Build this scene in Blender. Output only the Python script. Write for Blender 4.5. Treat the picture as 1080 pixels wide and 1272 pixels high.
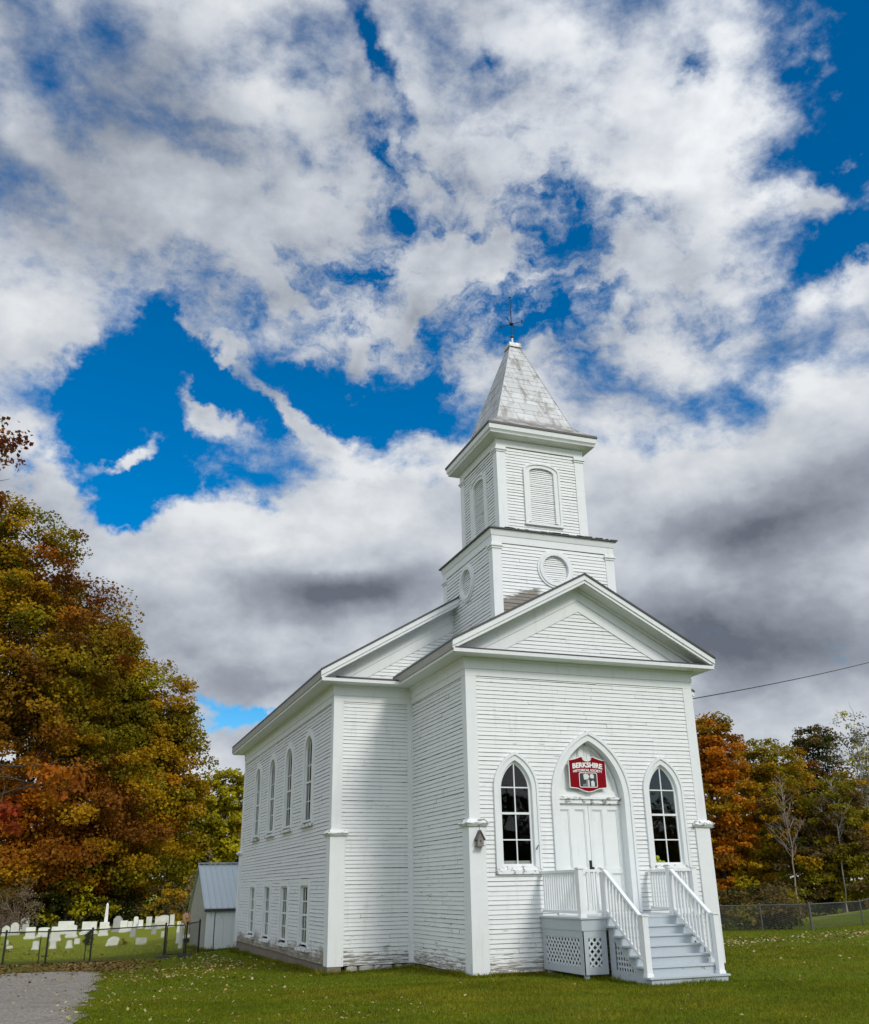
import bpy, math, random
import numpy as np
from mathutils import Vector, Matrix

for o in list(bpy.data.objects):
    bpy.data.objects.remove(o, do_unlink=True)
scene = bpy.context.scene
COL = scene.collection
R_ = math.radians

# ------------------------------------------------------------------ camera
def make_camera():
    yaw, pit, rol = R_(-20.472), R_(21.942), R_(-1.019)
    fw = Vector((-math.sin(yaw) * math.cos(pit), math.cos(yaw) * math.cos(pit), math.sin(pit)))
    rt = Vector((math.cos(yaw), math.sin(yaw), 0))
    up = rt.cross(fw)
    r = rt * math.cos(rol) + up * math.sin(rol)
    u = -rt * math.sin(rol) + up * math.cos(rol)
    cd = bpy.data.cameras.new('camera')
    cd.sensor_fit = 'VERTICAL'
    cd.sensor_height = 36.0
    cd.sensor_width = 36.0
    cd.lens = 1154.586 / 1272 * 36.0
    cd.clip_end = 5000
    cam = bpy.data.objects.new('camera', cd)
    M = Matrix((r, u, -fw)).transposed().to_4x4()
    M.translation = Vector((-8.632, -21.113, 1.455))
    cam.matrix_world = M
    COL.objects.link(cam)
    scene.camera = cam
make_camera()

scene.view_settings.view_transform = 'Standard'
scene.view_settings.look = 'None'
scene.view_settings.gamma = 1
scene.view_settings.exposure = 0.0
try:
    scene.view_settings.use_curve_mapping = False
except Exception:
    pass
scene.cycles.max_bounces = 6
scene.cycles.transparent_max_bounces = 12
scene.cycles.use_denoising = True

# ------------------------------------------------------------------ sun and sky
SUN_EL = R_(38)
SUN_AZ = R_(163)          # compass-like angle from +Y towards +X
sun_dir = Vector((math.sin(SUN_AZ) * math.cos(SUN_EL), math.cos(SUN_AZ) * math.cos(SUN_EL), math.sin(SUN_EL)))
sd = bpy.data.lights.new('sun', 'SUN')
sd.energy = 1.8
sd.angle = R_(13.0)
sd.color = (1.0, 0.955, 0.88)
sun = bpy.data.objects.new('sun', sd)
sun.rotation_euler = sun_dir.to_track_quat('Z', 'Y').to_euler()
sun.location = (20, -40, 40)
COL.objects.link(sun)

def make_world():
    w = bpy.data.worlds.new('World')
    scene.world = w
    w.use_nodes = True
    nt = w.node_tree
    N, L = nt.nodes, nt.links
    N.clear()
    def node(t, **kw):
        n = N.new(t)
        for k, v in kw.items():
            setattr(n, k, v)
        return n
    def math_(op, a, b=None, c=None, clamp=False):
        n = node('ShaderNodeMath', operation=op, use_clamp=clamp)
        for i, v in enumerate((a, b, c)):
            if v is None: continue
            if isinstance(v, (int, float)): n.inputs[i].default_value = v
            else: L.new(v, n.inputs[i])
        return n.outputs[0]
    out = node('ShaderNodeOutputWorld')
    bg = node('ShaderNodeBackground')
    bg.inputs['Strength'].default_value = 0.1
    L.new(bg.outputs[0], out.inputs['Surface'])
    tc = node('ShaderNodeTexCoord')
    D = tc.outputs['Generated']
    sky = node('ShaderNodeTexSky', sky_type='NISHITA')
    sky.sun_disc = False
    sky.sun_elevation = SUN_EL
    sky.sun_rotation = SUN_AZ
    sky.air_density = 1.0
    sky.dust_density = 0.3
    sky.ozone_density = 2.5
    hs = node('ShaderNodeHueSaturation')
    hs.inputs['Saturation'].default_value = 1.62
    hs.inputs['Value'].default_value = 1.3
    L.new(sky.outputs[0], hs.inputs['Color'])
    sep = node('ShaderNodeSeparateXYZ'); L.new(D, sep.inputs[0])
    az = math_('ARCTAN2', sep.outputs[0], sep.outputs[1])
    el = math_('ARCSINE', sep.outputs[2])
    # wobble the layout so no feature has a clean outline
    nz = node('ShaderNodeTexNoise'); nz.inputs['Scale'].default_value = 4.2; nz.inputs['Detail'].default_value = 7
    nz.inputs['Roughness'].default_value = 0.6
    L.new(D, nz.inputs['Vector'])
    sc = node('ShaderNodeSeparateColor'); L.new(nz.outputs['Color'], sc.inputs[0])
    az2 = math_('MULTIPLY_ADD', math_('SUBTRACT', sc.outputs[0], 0.5), 0.44, az)
    el2 = math_('MULTIPLY_ADD', math_('SUBTRACT', sc.outputs[1], 0.5), 0.30, el)
    cmb = node('ShaderNodeCombineXYZ'); L.new(az2, cmb.inputs[0]); L.new(el2, cmb.inputs[1])
    P = cmb.outputs[0]
    cmb2 = node('ShaderNodeCombineXYZ'); L.new(math_('MULTIPLY_ADD', math_('SUBTRACT', sc.outputs[0], 0.5), 0.13, az), cmb2.inputs[0]); L.new(math_('MULTIPLY_ADD', math_('SUBTRACT', sc.outputs[1], 0.5), 0.09, el), cmb2.inputs[1])
    GAIN = 1.2
    def field(blobs, P=P):
        acc = None
        for (a, e, ra, re, rot, amp) in blobs:
            mp = node('ShaderNodeMapping', vector_type='TEXTURE')
            mp.inputs['Location'].default_value = (a, e, 0)
            mp.inputs['Rotation'].default_value = (0, 0, rot)
            mp.inputs['Scale'].default_value = (ra * 1.25, re * 1.25, 1)
            L.new(P, mp.inputs['Vector'])
            g = node('ShaderNodeTexGradient', gradient_type='QUADRATIC_SPHERE')
            L.new(mp.outputs[0], g.inputs[0])
            acc = math_('MULTIPLY', g.outputs['Fac'], amp * GAIN) if acc is None else math_('MULTIPLY_ADD', g.outputs['Fac'], amp * GAIN, acc)
        return acc
    BLUE = [(0.95,0.760,0.16,0.17,-0.30,-1.6),(0.86,0.600,0.15,0.030,0.25,-0.95),(0.301,0.534,0.149,0.063,-0.08,-1.00),
            (0.030,0.417,0.20,0.062,-0.16,-1.15),(0.080,0.520,0.25,0.10,-0.07,-0.70),(-0.055,0.470,0.10,0.075,0.17,-1.1),
            (0.278,0.736,0.066,0.046,-0.76,-0.60),(0.30,0.80,0.16,0.032,-0.95,-0.60),(0.248,0.641,0.155,0.064,0.04,-0.45),
            (0.514,0.585,0.110,0.045,-0.26,-0.50),(0.532,0.664,0.113,0.039,-0.10,-0.30),(0.505,0.814,0.068,0.028,-0.09,-0.40),
            (0.737,0.794,0.051,0.055,-0.21,-0.45),(0.142,0.164,0.090,0.021,0.02,-1.00)]
    WISP = [(0.60,0.36,0.52,0.19,0.05,0.45),(0.16,0.33,0.32,0.085,0.2,0.40),(0.05,0.66,0.25,0.10,0.2,0.25),(0.072,0.496,0.085,0.028,-0.24,1.15),(0.184,0.513,0.085,0.022,-0.47,1.05),(0.085,0.551,0.08,0.022,-0.33,1.0),
            (0.265,0.584,0.036,0.027,0.03,0.80),(-0.010,0.440,0.07,0.026,0.30,0.95),(0.342,0.618,0.041,0.061,-0.36,0.60),
            (0.327,0.686,0.053,0.025,0.00,0.60),(0.843,0.654,0.052,0.044,-0.27,0.70),(0.426,0.648,0.052,0.036,-0.05,0.50),
            (-0.13,0.535,0.06,0.05,0.20,0.70)]
    DARK = [(0.72,0.345,0.22,0.060,0.12,0.80),(0.662,0.226,0.241,0.073,-0.09,1.00),(0.257,0.306,0.189,0.047,0.15,0.90),
            (0.173,0.200,0.169,0.041,0.02,0.50),(-0.081,0.708,0.225,0.137,0.21,0.45),(0.759,0.517,0.095,0.020,-0.11,0.40),
            (0.265,0.802,0.170,0.065,-0.75,0.30),(0.494,0.221,0.086,0.050,-0.05,0.60),(-0.007,0.281,0.103,0.049,0.08,0.25)]
    BRIGHT = [(0.80,0.49,0.20,0.06,-.05,0.6),(0.60,0.45,0.17,0.055,0.1,0.5),(0.15,0.345,0.22,0.035,.2,.35),(0.301,0.440,0.210,0.052,0.27,0.50),(0.256,0.336,0.118,0.019,0.15,0.40),(0.801,0.548,0.111,0.035,-0.05,0.50),
              (0.669,0.693,0.258,0.068,0.00,0.50),(-0.125,0.522,0.065,0.069,0.20,0.50),(0.634,0.196,0.048,0.018,-0.07,0.50)]
    layout = field(BLUE + WISP)
    shade = field([(a, e, r, s, t, -k * 1.2) for (a, e, r, s, t, k) in DARK] + BRIGHT, cmb2.outputs[0])
    # cloud substance
    def fbm(loc, scale, detail, rough=.55):
        mp = node('ShaderNodeMapping'); mp.inputs['Scale'].default_value = (1.0, 1.0, 1.55)
        mp.inputs['Location'].default_value = loc
        L.new(D, mp.inputs['Vector'])
        n = node('ShaderNodeTexNoise'); n.inputs['Scale'].default_value = scale; n.inputs['Detail'].default_value = detail
        n.inputs['Roughness'].default_value = rough
        L.new(mp.outputs[0], n.inputs['Vector']); return n.outputs['Fac']
    n1 = fbm((0, 0, 0), 4.6, 12, .63)
    bl = fbm((3.1, 1.7, .4), 7.5, 3, .55)
    puff = math_('SUBTRACT', 0.16, math_('ABSOLUTE', math_('MULTIPLY', math_('SUBTRACT', bl, .5), 2.0)))
    dens = math_('ADD', math_('ADD', 0.40, layout), math_('MULTIPLY', math_('SUBTRACT', n1, .5), 2.5))
    dens = math_('MULTIPLY_ADD', puff, 0.55, dens)
    # thin wind-drawn streaks in the broken middle of the sky
    ms = node('ShaderNodeMapping'); ms.inputs['Rotation'].default_value = (0, 0, .42); ms.inputs['Scale'].default_value = (7, 21, 1)
    L.new(P, ms.inputs['Vector'])
    ns = node('ShaderNodeTexNoise'); ns.inputs['Scale'].default_value = 1.0; ns.inputs['Detail'].default_value = 8; ns.inputs['Roughness'].default_value = .62
    L.new(ms.outputs[0], ns.inputs['Vector'])
    sm = field([(0.35, 0.62, .75, .27, 0, 1.1)], cmb2.outputs[0])
    dens = math_('MULTIPLY_ADD', math_('MULTIPLY', math_('SUBTRACT', ns.outputs['Fac'], .485), 2.5), math_('MINIMUM', sm, 1.0), dens)
    # unseen closed cloud left of the view and behind the camera, added as fill
    clear = node('ShaderNodeMapRange', interpolation_type='SMOOTHSTEP'); dl = node('ShaderNodeVectorMath', operation='DOT_PRODUCT')  # mask of the added unseen fill cloud, not clear sky
    dl.inputs[1].default_value = (-0.83, -0.5, 0.25); L.new(D, dl.inputs[0])
    clear.inputs['From Min'].default_value = 0.05; clear.inputs['From Max'].default_value = 0.6; clear.inputs['To Max'].default_value = 1.0
    L.new(dl.outputs['Value'], clear.inputs['Value'])
    fill_fac = clear.outputs[0]
    dens = math_('MULTIPLY_ADD', fill_fac, .15, dens)
    mr = node('ShaderNodeMapRange', interpolation_type='SMOOTHSTEP')
    mr.inputs['From Min'].default_value = -0.05; wd = node('ShaderNodeMapRange', interpolation_type='SMOOTHSTEP'); wd.inputs['From Min'].default_value = .36; wd.inputs['From Max'].default_value = .50; wd.inputs['To Min'].default_value = .36; wd.inputs['To Max'].default_value = .62; L.new(el, wd.inputs['Value']); L.new(wd.outputs[0], mr.inputs['From Max'])
    L.new(dens, mr.inputs['Value'])
    # form of the clouds: thickness towards the light against thickness here
    r1 = fbm((0, 0, 0), 4.6, 9, .58); r2 = fbm((.03, -.025, .06), 4.6, 9, .58)
    relief = math_('MULTIPLY', math_('SUBTRACT', r1, r2), 1.45)
    relief = math_('MULTIPLY_ADD', puff, .35, relief)
    thick = math_('MULTIPLY', math_('SUBTRACT', dens, 0.6), -0.14)
    s = math_('ADD', math_('ADD', math_('ADD', 0.665, math_('MULTIPLY', shade, 0.58)), relief), thick, clamp=True)
    ramp = node('ShaderNodeValToRGB')
    cr = ramp.color_ramp
    cr.elements[0].position = 0.0; cr.elements[0].color = (0.135, 0.155, 0.195, 1)
    cr.elements[1].position = 1.0; cr.elements[1].color = (0.79, 0.81, 0.83, 1)
    e = cr.elements.new(0.45); e.color = (0.33, 0.365, 0.425, 1)
    e = cr.elements.new(0.75); e.color = (0.57, 0.605, 0.66, 1)
    L.new(s, ramp.inputs[0])
    # clouds nearer the sun's side of the sky are brighter
    dt = node('ShaderNodeVectorMath', operation='DOT_PRODUCT'); dt.inputs[1].default_value = sun_dir
    L.new(D, dt.inputs[0])
    sb = node('ShaderNodeMapRange'); sb.inputs['From Min'].default_value = -0.1; sb.inputs['From Max'].default_value = 1.0
    sb.inputs['To Min'].default_value = 10.0; sb.inputs['To Max'].default_value = 17.0
    L.new(dt.outputs['Value'], sb.inputs['Value'])
    lb = math_('MULTIPLY_ADD', fill_fac, .30, 1.0)  # unseen left cloud brightened to fill the shaded walls
    cm = node('ShaderNodeVectorMath', operation='SCALE')
    L.new(ramp.outputs[0], cm.inputs[0]); L.new(math_('MULTIPLY', sb.outputs[0], lb), cm.inputs['Scale'])
    mix = node('ShaderNodeMix', data_type='RGBA')
    L.new(mr.outputs[0], mix.inputs['Factor']); L.new(hs.outputs[0], mix.inputs['A']); L.new(cm.outputs[0], mix.inputs['B'])
    L.new(mix.outputs['Result'], bg.inputs['Color'])
    w.cycles.sampling_method = 'MANUAL'
    w.cycles.sample_map_resolution = 512
make_world()

# ------------------------------------------------------------------ materials
MATS = {}
class NT:
    """small helper round a material's node tree"""
    def __init__(self, name):
        self.m = bpy.data.materials.new(name); self.m.use_nodes = True
        self.t = self.m.node_tree; self.N = self.t.nodes; self.L = self.t.links
        self.b = self.N['Principled BSDF']; self.out = self.N['Material Output']
    def n(self, t, **kw):
        x = self.N.new(t)
        for k, v in kw.items(): setattr(x, k, v)
        return x
    def set(self, sock, v):
        if isinstance(v, (int, float)): sock.default_value = v
        elif isinstance(v, (tuple, list)): sock.default_value = tuple(v) + ((1,) if len(v) == 3 and sock.type == 'RGBA' else ())
        else: self.L.new(v, sock)
    def math(self, op, a, b=None, c=None, clamp=False):
        x = self.n('ShaderNodeMath', operation=op, use_clamp=clamp)
        for i, v in enumerate((a, b, c)):
            if v is not None: self.set(x.inputs[i], v)
        return x.outputs[0]
    def pos(self): return self.n('ShaderNodeNewGeometry').outputs['Position']
    def scaled(self, v, s):
        x = self.n('ShaderNodeMapping'); x.inputs['Scale'].default_value = s; self.L.new(v, x.inputs[0]); return x.outputs[0]
    def noise(self, v, scale, detail=4, rough=.55, col=False):
        x = self.n('ShaderNodeTexNoise'); x.inputs['Scale'].default_value = scale; x.inputs['Detail'].default_value = detail
        x.inputs['Roughness'].default_value = rough
        if v is not None: self.L.new(v, x.inputs['Vector'])
        return x.outputs['Color' if col else 'Fac']
    def ramp(self, f, a, b, lo=0., hi=1.):
        x = self.n('ShaderNodeMapRange', interpolation_type='SMOOTHSTEP')
        x.inputs['From Min'].default_value = a; x.inputs['From Max'].default_value = b
        x.inputs['To Min'].default_value = lo; x.inputs['To Max'].default_value = hi
        self.L.new(f, x.inputs['Value']); return x.outputs[0]
    def mix(self, f, a, b, mode='MIX'):
        x = self.n('ShaderNodeMix', data_type='RGBA', blend_type=mode)
        self.set(x.inputs['Factor'], f); self.set(x.inputs['A'], a); self.set(x.inputs['B'], b); return x.outputs['Result']
    def bump(self, h, strength=.3, dist=.02):
        x = self.n('ShaderNodeBump'); x.inputs['Strength'].default_value = strength; x.inputs['Distance'].default_value = dist
        self.L.new(h, x.inputs['Height']); self.L.new(x.outputs[0], self.b.inputs['Normal'])
    def sep(self, v):
        x = self.n('ShaderNodeSeparateXYZ'); self.L.new(v, x.inputs[0]); return x.outputs
    def base(self, c): self.set(self.b.inputs['Base Color'], c)
    def rough(self, r): self.set(self.b.inputs['Roughness'], r)

def white_paint(name, peel=.60, low=0., col=(.80, .82, .81), patch=None, streak=(1.2, 1.2, 16), rough=.55):
    k = NT(name); p = k.pos()
    n = k.noise(k.scaled(p, streak), 1.6, 6, .65)
    big = k.noise(p, .55, 3)
    tone = k.mix(k.noise(k.scaled(p, (1, 1, 2.2)), 2.2, 4), tuple(c * .93 for c in col), tuple(min(.86, c * 1.03) for c in col))
    dirt = k.mix(k.ramp(k.noise(k.scaled(p, (5, 5, .7)), 1.5, 4), .52, .75, 0, .30), tone, (.55, .56, .53))
    v = k.math('MULTIPLY_ADD', k.math('SUBTRACT', big, .5), .22, n)
    z = k.sep(p)[2]
    if low:
        v = k.math('ADD', v, k.ramp(z, .35, -.40, 0, low))
    mask = k.ramp(v, peel, peel + .05)
    wood = k.mix(k.noise(k.scaled(p, (3, 3, 40)), 3, 3), (.17, .15, .125), (.40, .375, .33))
    c = k.mix(mask, dirt, wood)
    if patch:
        c = patch(k, p, c, wood)
    k.base(c); k.rough(rough)
    k.bump(k.noise(k.scaled(p, streak), 9, 3), .12, .004)
    MATS[name] = k.m
    return k.m

def tower_patch(k, p, c, wood):
    x, y, z = k.sep(p)
    # bare boards above the porch roof, a band that follows the slope
    s = k.math('SUBTRACT', z, k.math('MULTIPLY_ADD', x, .42, 8.02))
    s = k.math('MULTIPLY_ADD', k.math('SUBTRACT', k.noise(k.scaled(p, (2.5, 2.5, 10)), 2, 4), .5), .55, s)
    m = k.ramp(s, .06, -.06)
    m = k.math('MULTIPLY', m, k.ramp(x, 2.85, 2.6))
    m = k.math('MULTIPLY', m, k.ramp(z, 9.15, 9.05)); m = k.math('MULTIPLY', m, k.ramp(y, 1.13, 1.11))
    dark = k.mix(k.noise(k.scaled(p, (2, 2, 20)), 3, 4), (.10, .085, .065), (.27, .245, .20))
    return k.mix(m, c, dark)

def foot_stain(k, p, c, wood):
    z = k.sep(p)[2]; n = k.noise(k.scaled(p, (1.2, .8, 2.5)), 1.4, 5, .6)
    m = k.ramp(k.math('ADD', z, k.math('MULTIPLY', k.math('SUBTRACT', n, .5), 1.1)), .12, -.30, 0, .8)
    return k.mix(m, c, (.21, .17, .105))
white_paint('siding_paint', .635, .20, (.77, .79, .78))
white_paint('side_siding_paint', .69, .25, (.75, .765, .765), patch=foot_stain)
white_paint('gable_siding_paint', .57, 0.)
white_paint('tower_siding_paint', .63, 0., (.77, .79, .78), patch=tower_patch)
white_paint('trim_paint', .70, .06, (.77, .795, .79), streak=(5, 5, 3))
white_paint('worn_trim_paint', .53, .0, streak=(4, 4, 4))
white_paint('rail_paint', .70, 0., (.82, .835, .84), streak=(6, 6, 3))
white_paint('door_paint', .68, 0., (.79, .815, .80), streak=(14, 14, 1.2))

def simple(name, col, rough=.6, metal=0., var=.15, scale=6, bump=0., stretch=(1, 1, 1)):
    k = NT(name); p = k.scaled(k.pos(), stretch)
    k.base(k.mix(k.noise(p, scale, 5), tuple(c * (1 - var) for c in col), tuple(c * (1 + var) for c in col)))
    k.rough(rough); k.b.inputs['Metallic'].default_value = metal
    if bump: k.bump(k.noise(p, scale * 4, 4), bump, .02)
    MATS[name] = k.m
    return k.m
def mat_shadow_grime():  # crevice dirt and lap shadow, both put into the colour
    k = NT('lap_shadow_grime'); p = k.pos(); n = k.noise(k.scaled(p, (1.6, 1.6, 9)), 1.3, 5, .65)
    k.base(k.mix(k.ramp(n, .40, .62), (.44, .45, .44), (.11, .11, .105))); k.rough(.9); MATS['lap_shadow_grime'] = k.m
mat_shadow_grime()
simple('dark_metal', (.06, .06, .058), .5, .3)
simple('black_iron', (.02, .02, .022), .45, .4)
simple('roof_metal', (.22, .24, .25), .45, .6, .2)
simple('gutter_paint', (.34, .325, .29), .6, var=.2)
simple('concrete', (.20, .165, .125), .9, var=.3, scale=3, bump=.4)
simple('rubble', (.44, .42, .37), .9, var=.45, scale=5, bump=.6)
white_paint('grey_porch_paint', .71, .12, (.45, .50, .53), streak=(3, 3, 3), rough=.55)
white_paint('tread_paint', .70, 0., (.49, .545, .57), streak=(2.5, 6, 6), rough=.5)
simple('lattice_paint', (.62, .66, .69), .5, var=.06)
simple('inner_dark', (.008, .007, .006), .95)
simple('weathered_wood', (.22, .20, .18), .85, var=.5, scale=9, bump=.4)
simple('birdhouse_roof', (.10, .095, .09), .8, var=.4, scale=12)
simple('white_marble', (.74, .74, .69), .7, var=.22, scale=3.2)
simple('pale_marble', (.58, .58, .52), .75, var=.4, scale=3)
simple('red_granite', (.30, .16, .12), .5, var=.3, scale=5)
simple('grey_granite', (.36, .36, .34), .7, var=.3, scale=6)
simple('fence_black', (.02, .022, .022), .5, .3)
simple('fence_galv', (.115, .12, .12), .5, .4)
simple('shed_roof', (.47, .53, .55), .4, .25, .08, 1.5)
simple('bark', (.05, .04, .03), .9, var=.5, scale=4, bump=.6, stretch=(3, 3, .6))
simple('pale_bark', (.34, .325, .30), .8, var=.3, scale=3)
simple('pink_bark', (.27, .20, .165), .8, var=.25, scale=3)
simple('cloth', (.45, .45, .42), .9)
simple('sign_white', (.82, .82, .80), .5, var=.04)
simple('sign_red', (.22, .004, .010), .85, var=.12)
MATS['sign_red'].node_tree.nodes['Principled BSDF'].inputs['Specular IOR Level'].default_value = .1
simple('photo_dark', (.03, .03, .03), .4)
simple('photo_mid', (.22, .21, .20), .4, var=.3)
simple('photo_pale', (.65, .64, .62), .4)
simple('pole_wood', (.2, .15, .11), .9, var=.3, scale=4, stretch=(4, 4, .5))
simple('pipe_white', (.75, .76, .78), .4, .2)

def mat_shed_wall():
    k = NT('shed_plank'); p = k.pos()
    g = k.noise(k.scaled(p, (9, 9, .5)), 2, 5, .6)
    k.base(k.mix(g, (.20, .195, .16), (.42, .41, .36))); k.rough(.85); k.bump(g, .4, .02); MATS['shed_plank'] = k.m
    k = NT('shed_white'); p = k.pos()
    v = k.noise(k.scaled(p, (6, 6, .9)), 1.5, 6, .62)
    w = k.math('ADD', v, k.ramp(k.sep(p)[2], -.35, -1.0, 0, .28))
    k.base(k.mix(k.ramp(w, .62, .68), k.mix(v, (.72, .75, .74), (.80, .82, .81)), (.32, .32, .30))); k.rough(.7); MATS['shed_white'] = k.m
mat_shed_wall()

def mat_spire():
    k = NT('spire_metal'); p = k.pos()
    br = k.n('ShaderNodeTexBrick'); br.inputs['Scale'].default_value = 1.0
    br.inputs['Brick Width'].default_value = .62; br.inputs['Row Height'].default_value = .44; br.inputs['Mortar Size'].default_value = .012
    br.inputs['Color1'].default_value = (.46, .47, .47, 1); br.inputs['Color2'].default_value = (.56, .57, .57, 1); br.inputs['Mortar'].default_value = (.30, .29, .27, 1)
    x, y, z = k.sep(p)
    cb = k.n('ShaderNodeCombineXYZ'); k.L.new(k.math('ADD', x, k.math('MULTIPLY', y, .93)), cb.inputs[0]); k.L.new(z, cb.inputs[1])
    k.L.new(cb.outputs[0], br.inputs['Vector'])
    st = k.noise(k.scaled(p, (2.2, 2.2, .9)), 1.5, 6, .65)
    c = k.mix(k.ramp(st, .48, .70, 0, .66), br.outputs['Color'], (.20, .185, .15))
    low = k.math('MULTIPLY', k.ramp(z, 15.0, 14.4), k.ramp(k.noise(p, 3, 4), .35, .6))
    c = k.mix(k.math('MULTIPLY', low, .7), c, (.17, .125, .075))
    k.base(c); k.rough(k.ramp(st, .3, .7, .38, .7)); k.b.inputs['Metallic'].default_value = .35
    MATS['spire_metal'] = k.m
mat_spire()

def mat_glass():
    k = NT('window_glass'); k.N.remove(k.b)
    fr = k.n('ShaderNodeFresnel'); fr.inputs['IOR'].default_value = 1.5
    gl = k.n('ShaderNodeBsdfGlossy'); gl.inputs['Roughness'].default_value = .02
    p = k.pos()
    bp = k.n('ShaderNodeBump'); bp.inputs['Strength'].default_value = .12; bp.inputs['Distance'].default_value = .02
    k.L.new(k.noise(p, 2.5, 1), bp.inputs['Height']); k.L.new(bp.outputs[0], gl.inputs['Normal'])
    tr = k.n('ShaderNodeBsdfTransparent'); tr.inputs['Color'].default_value = (.82, .86, .84, 1)
    mx = k.n('ShaderNodeMixShader'); k.L.new(fr.outputs[0], mx.inputs[0]); k.L.new(tr.outputs[0], mx.inputs[1]); k.L.new(gl.outputs[0], mx.inputs[2])
    k.L.new(mx.outputs[0], k.out.inputs[0]); MATS['window_glass'] = k.m
mat_glass()

def mat_mesh(name, col, pitch=.07, wire=.10):
    k = NT(name); p = k.pos(); x, y, z = k.sep(p)
    h = k.math('ADD', x, y)
    a = k.math('ABSOLUTE', k.math('SUBTRACT', k.math('FRACT', k.math('DIVIDE', k.math('ADD', h, z), pitch)), .5))
    b = k.math('ABSOLUTE', k.math('SUBTRACT', k.math('FRACT', k.math('DIVIDE', k.math('SUBTRACT', h, z), pitch)), .5))
    m = k.math('LESS_THAN', k.math('MINIMUM', a, b), wire / 2)
    k.base(col); k.L.new(m, k.b.inputs['Alpha']); k.b.inputs['Metallic'].default_value = .4; MATS[name] = k.m
mat_mesh('netting_black', (.03, .035, .03), .075, .16)
mat_mesh('netting_galv', (.10, .10, .095), .075, .13)

def mat_leaf(name, rough=.6, trans=.35):
    k = NT(name)
    at = k.n('ShaderNodeAttribute'); at.attribute_name = 'tint'
    k.base(at.outputs['Color']); k.rough(rough); k.b.inputs['Specular IOR Level'].default_value = .12
    tl = k.n('ShaderNodeBsdfTranslucent'); k.L.new(at.outputs['Color'], tl.inputs[0])
    mx = k.n('ShaderNodeMixShader'); mx.inputs[0].default_value = trans
    k.L.new(k.b.outputs[0], mx.inputs[1]); k.L.new(tl.outputs[0], mx.inputs[2]); k.L.new(mx.outputs[0], k.out.inputs[0])
    MATS[name] = k.m
mat_leaf('foliage'); mat_leaf('grass_blade', .55, .3); mat_leaf('litter', .8, .1)

def mat_ground():
    k = NT('lawn'); p = k.pos()
    a = k.noise(p, .35, 5, .6); b = k.noise(p, 6, 5, .65); c3 = k.noise(p, 1.3, 4)
    g = k.mix(a, (.085, .128, .004), (.125, .155, .007))
    g = k.mix(k.ramp(c3, .5, .72, 0, .6), g, (.115, .095, .015))
    g = k.mix(k.ramp(b, .35, .75, 0, .5), g, (.035, .05, .003))
    x, y, z = k.sep(p)
    # brown leaf cover near the drive's end, painting in the shade before the fence
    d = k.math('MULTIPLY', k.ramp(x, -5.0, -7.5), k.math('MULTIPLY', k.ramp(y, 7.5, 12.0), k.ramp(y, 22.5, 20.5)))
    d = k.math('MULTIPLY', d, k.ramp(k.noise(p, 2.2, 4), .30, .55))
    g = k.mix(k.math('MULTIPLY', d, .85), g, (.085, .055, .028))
    far = k.ramp(y, 21.5, 24.5)  # graveyard turf paler: dry grass, with strong sunlight put into the colour
    g = k.mix(k.math('MULTIPLY', far, .8), g, (.27, .295, .025))
    k.base(g); k.rough(.95); k.b.inputs['Specular IOR Level'].default_value = .05; k.bump(b, .6, .04); MATS['lawn'] = k.m
    k = NT('gravel'); p = k.pos()
    v = k.n('ShaderNodeTexVoronoi'); v.inputs['Scale'].default_value = 26; k.L.new(p, v.inputs['Vector'])
    n = k.noise(p, 1.1, 5)
    sc = k.n('ShaderNodeSeparateColor'); k.L.new(v.outputs['Color'], sc.inputs[0])
    c = k.mix(sc.outputs[0], (.12, .105, .082), (.35, .315, .265))
    c = k.mix(k.ramp(n, .45, .7, 0, .45), c, (.16, .135, .10))
    k.base(c); k.rough(.95); k.bump(v.outputs['Distance'], .5, .02); MATS['gravel'] = k.m
mat_ground()
simple('apple_skin', (.60, .62, .05), .35, var=.15, scale=8)

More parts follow.
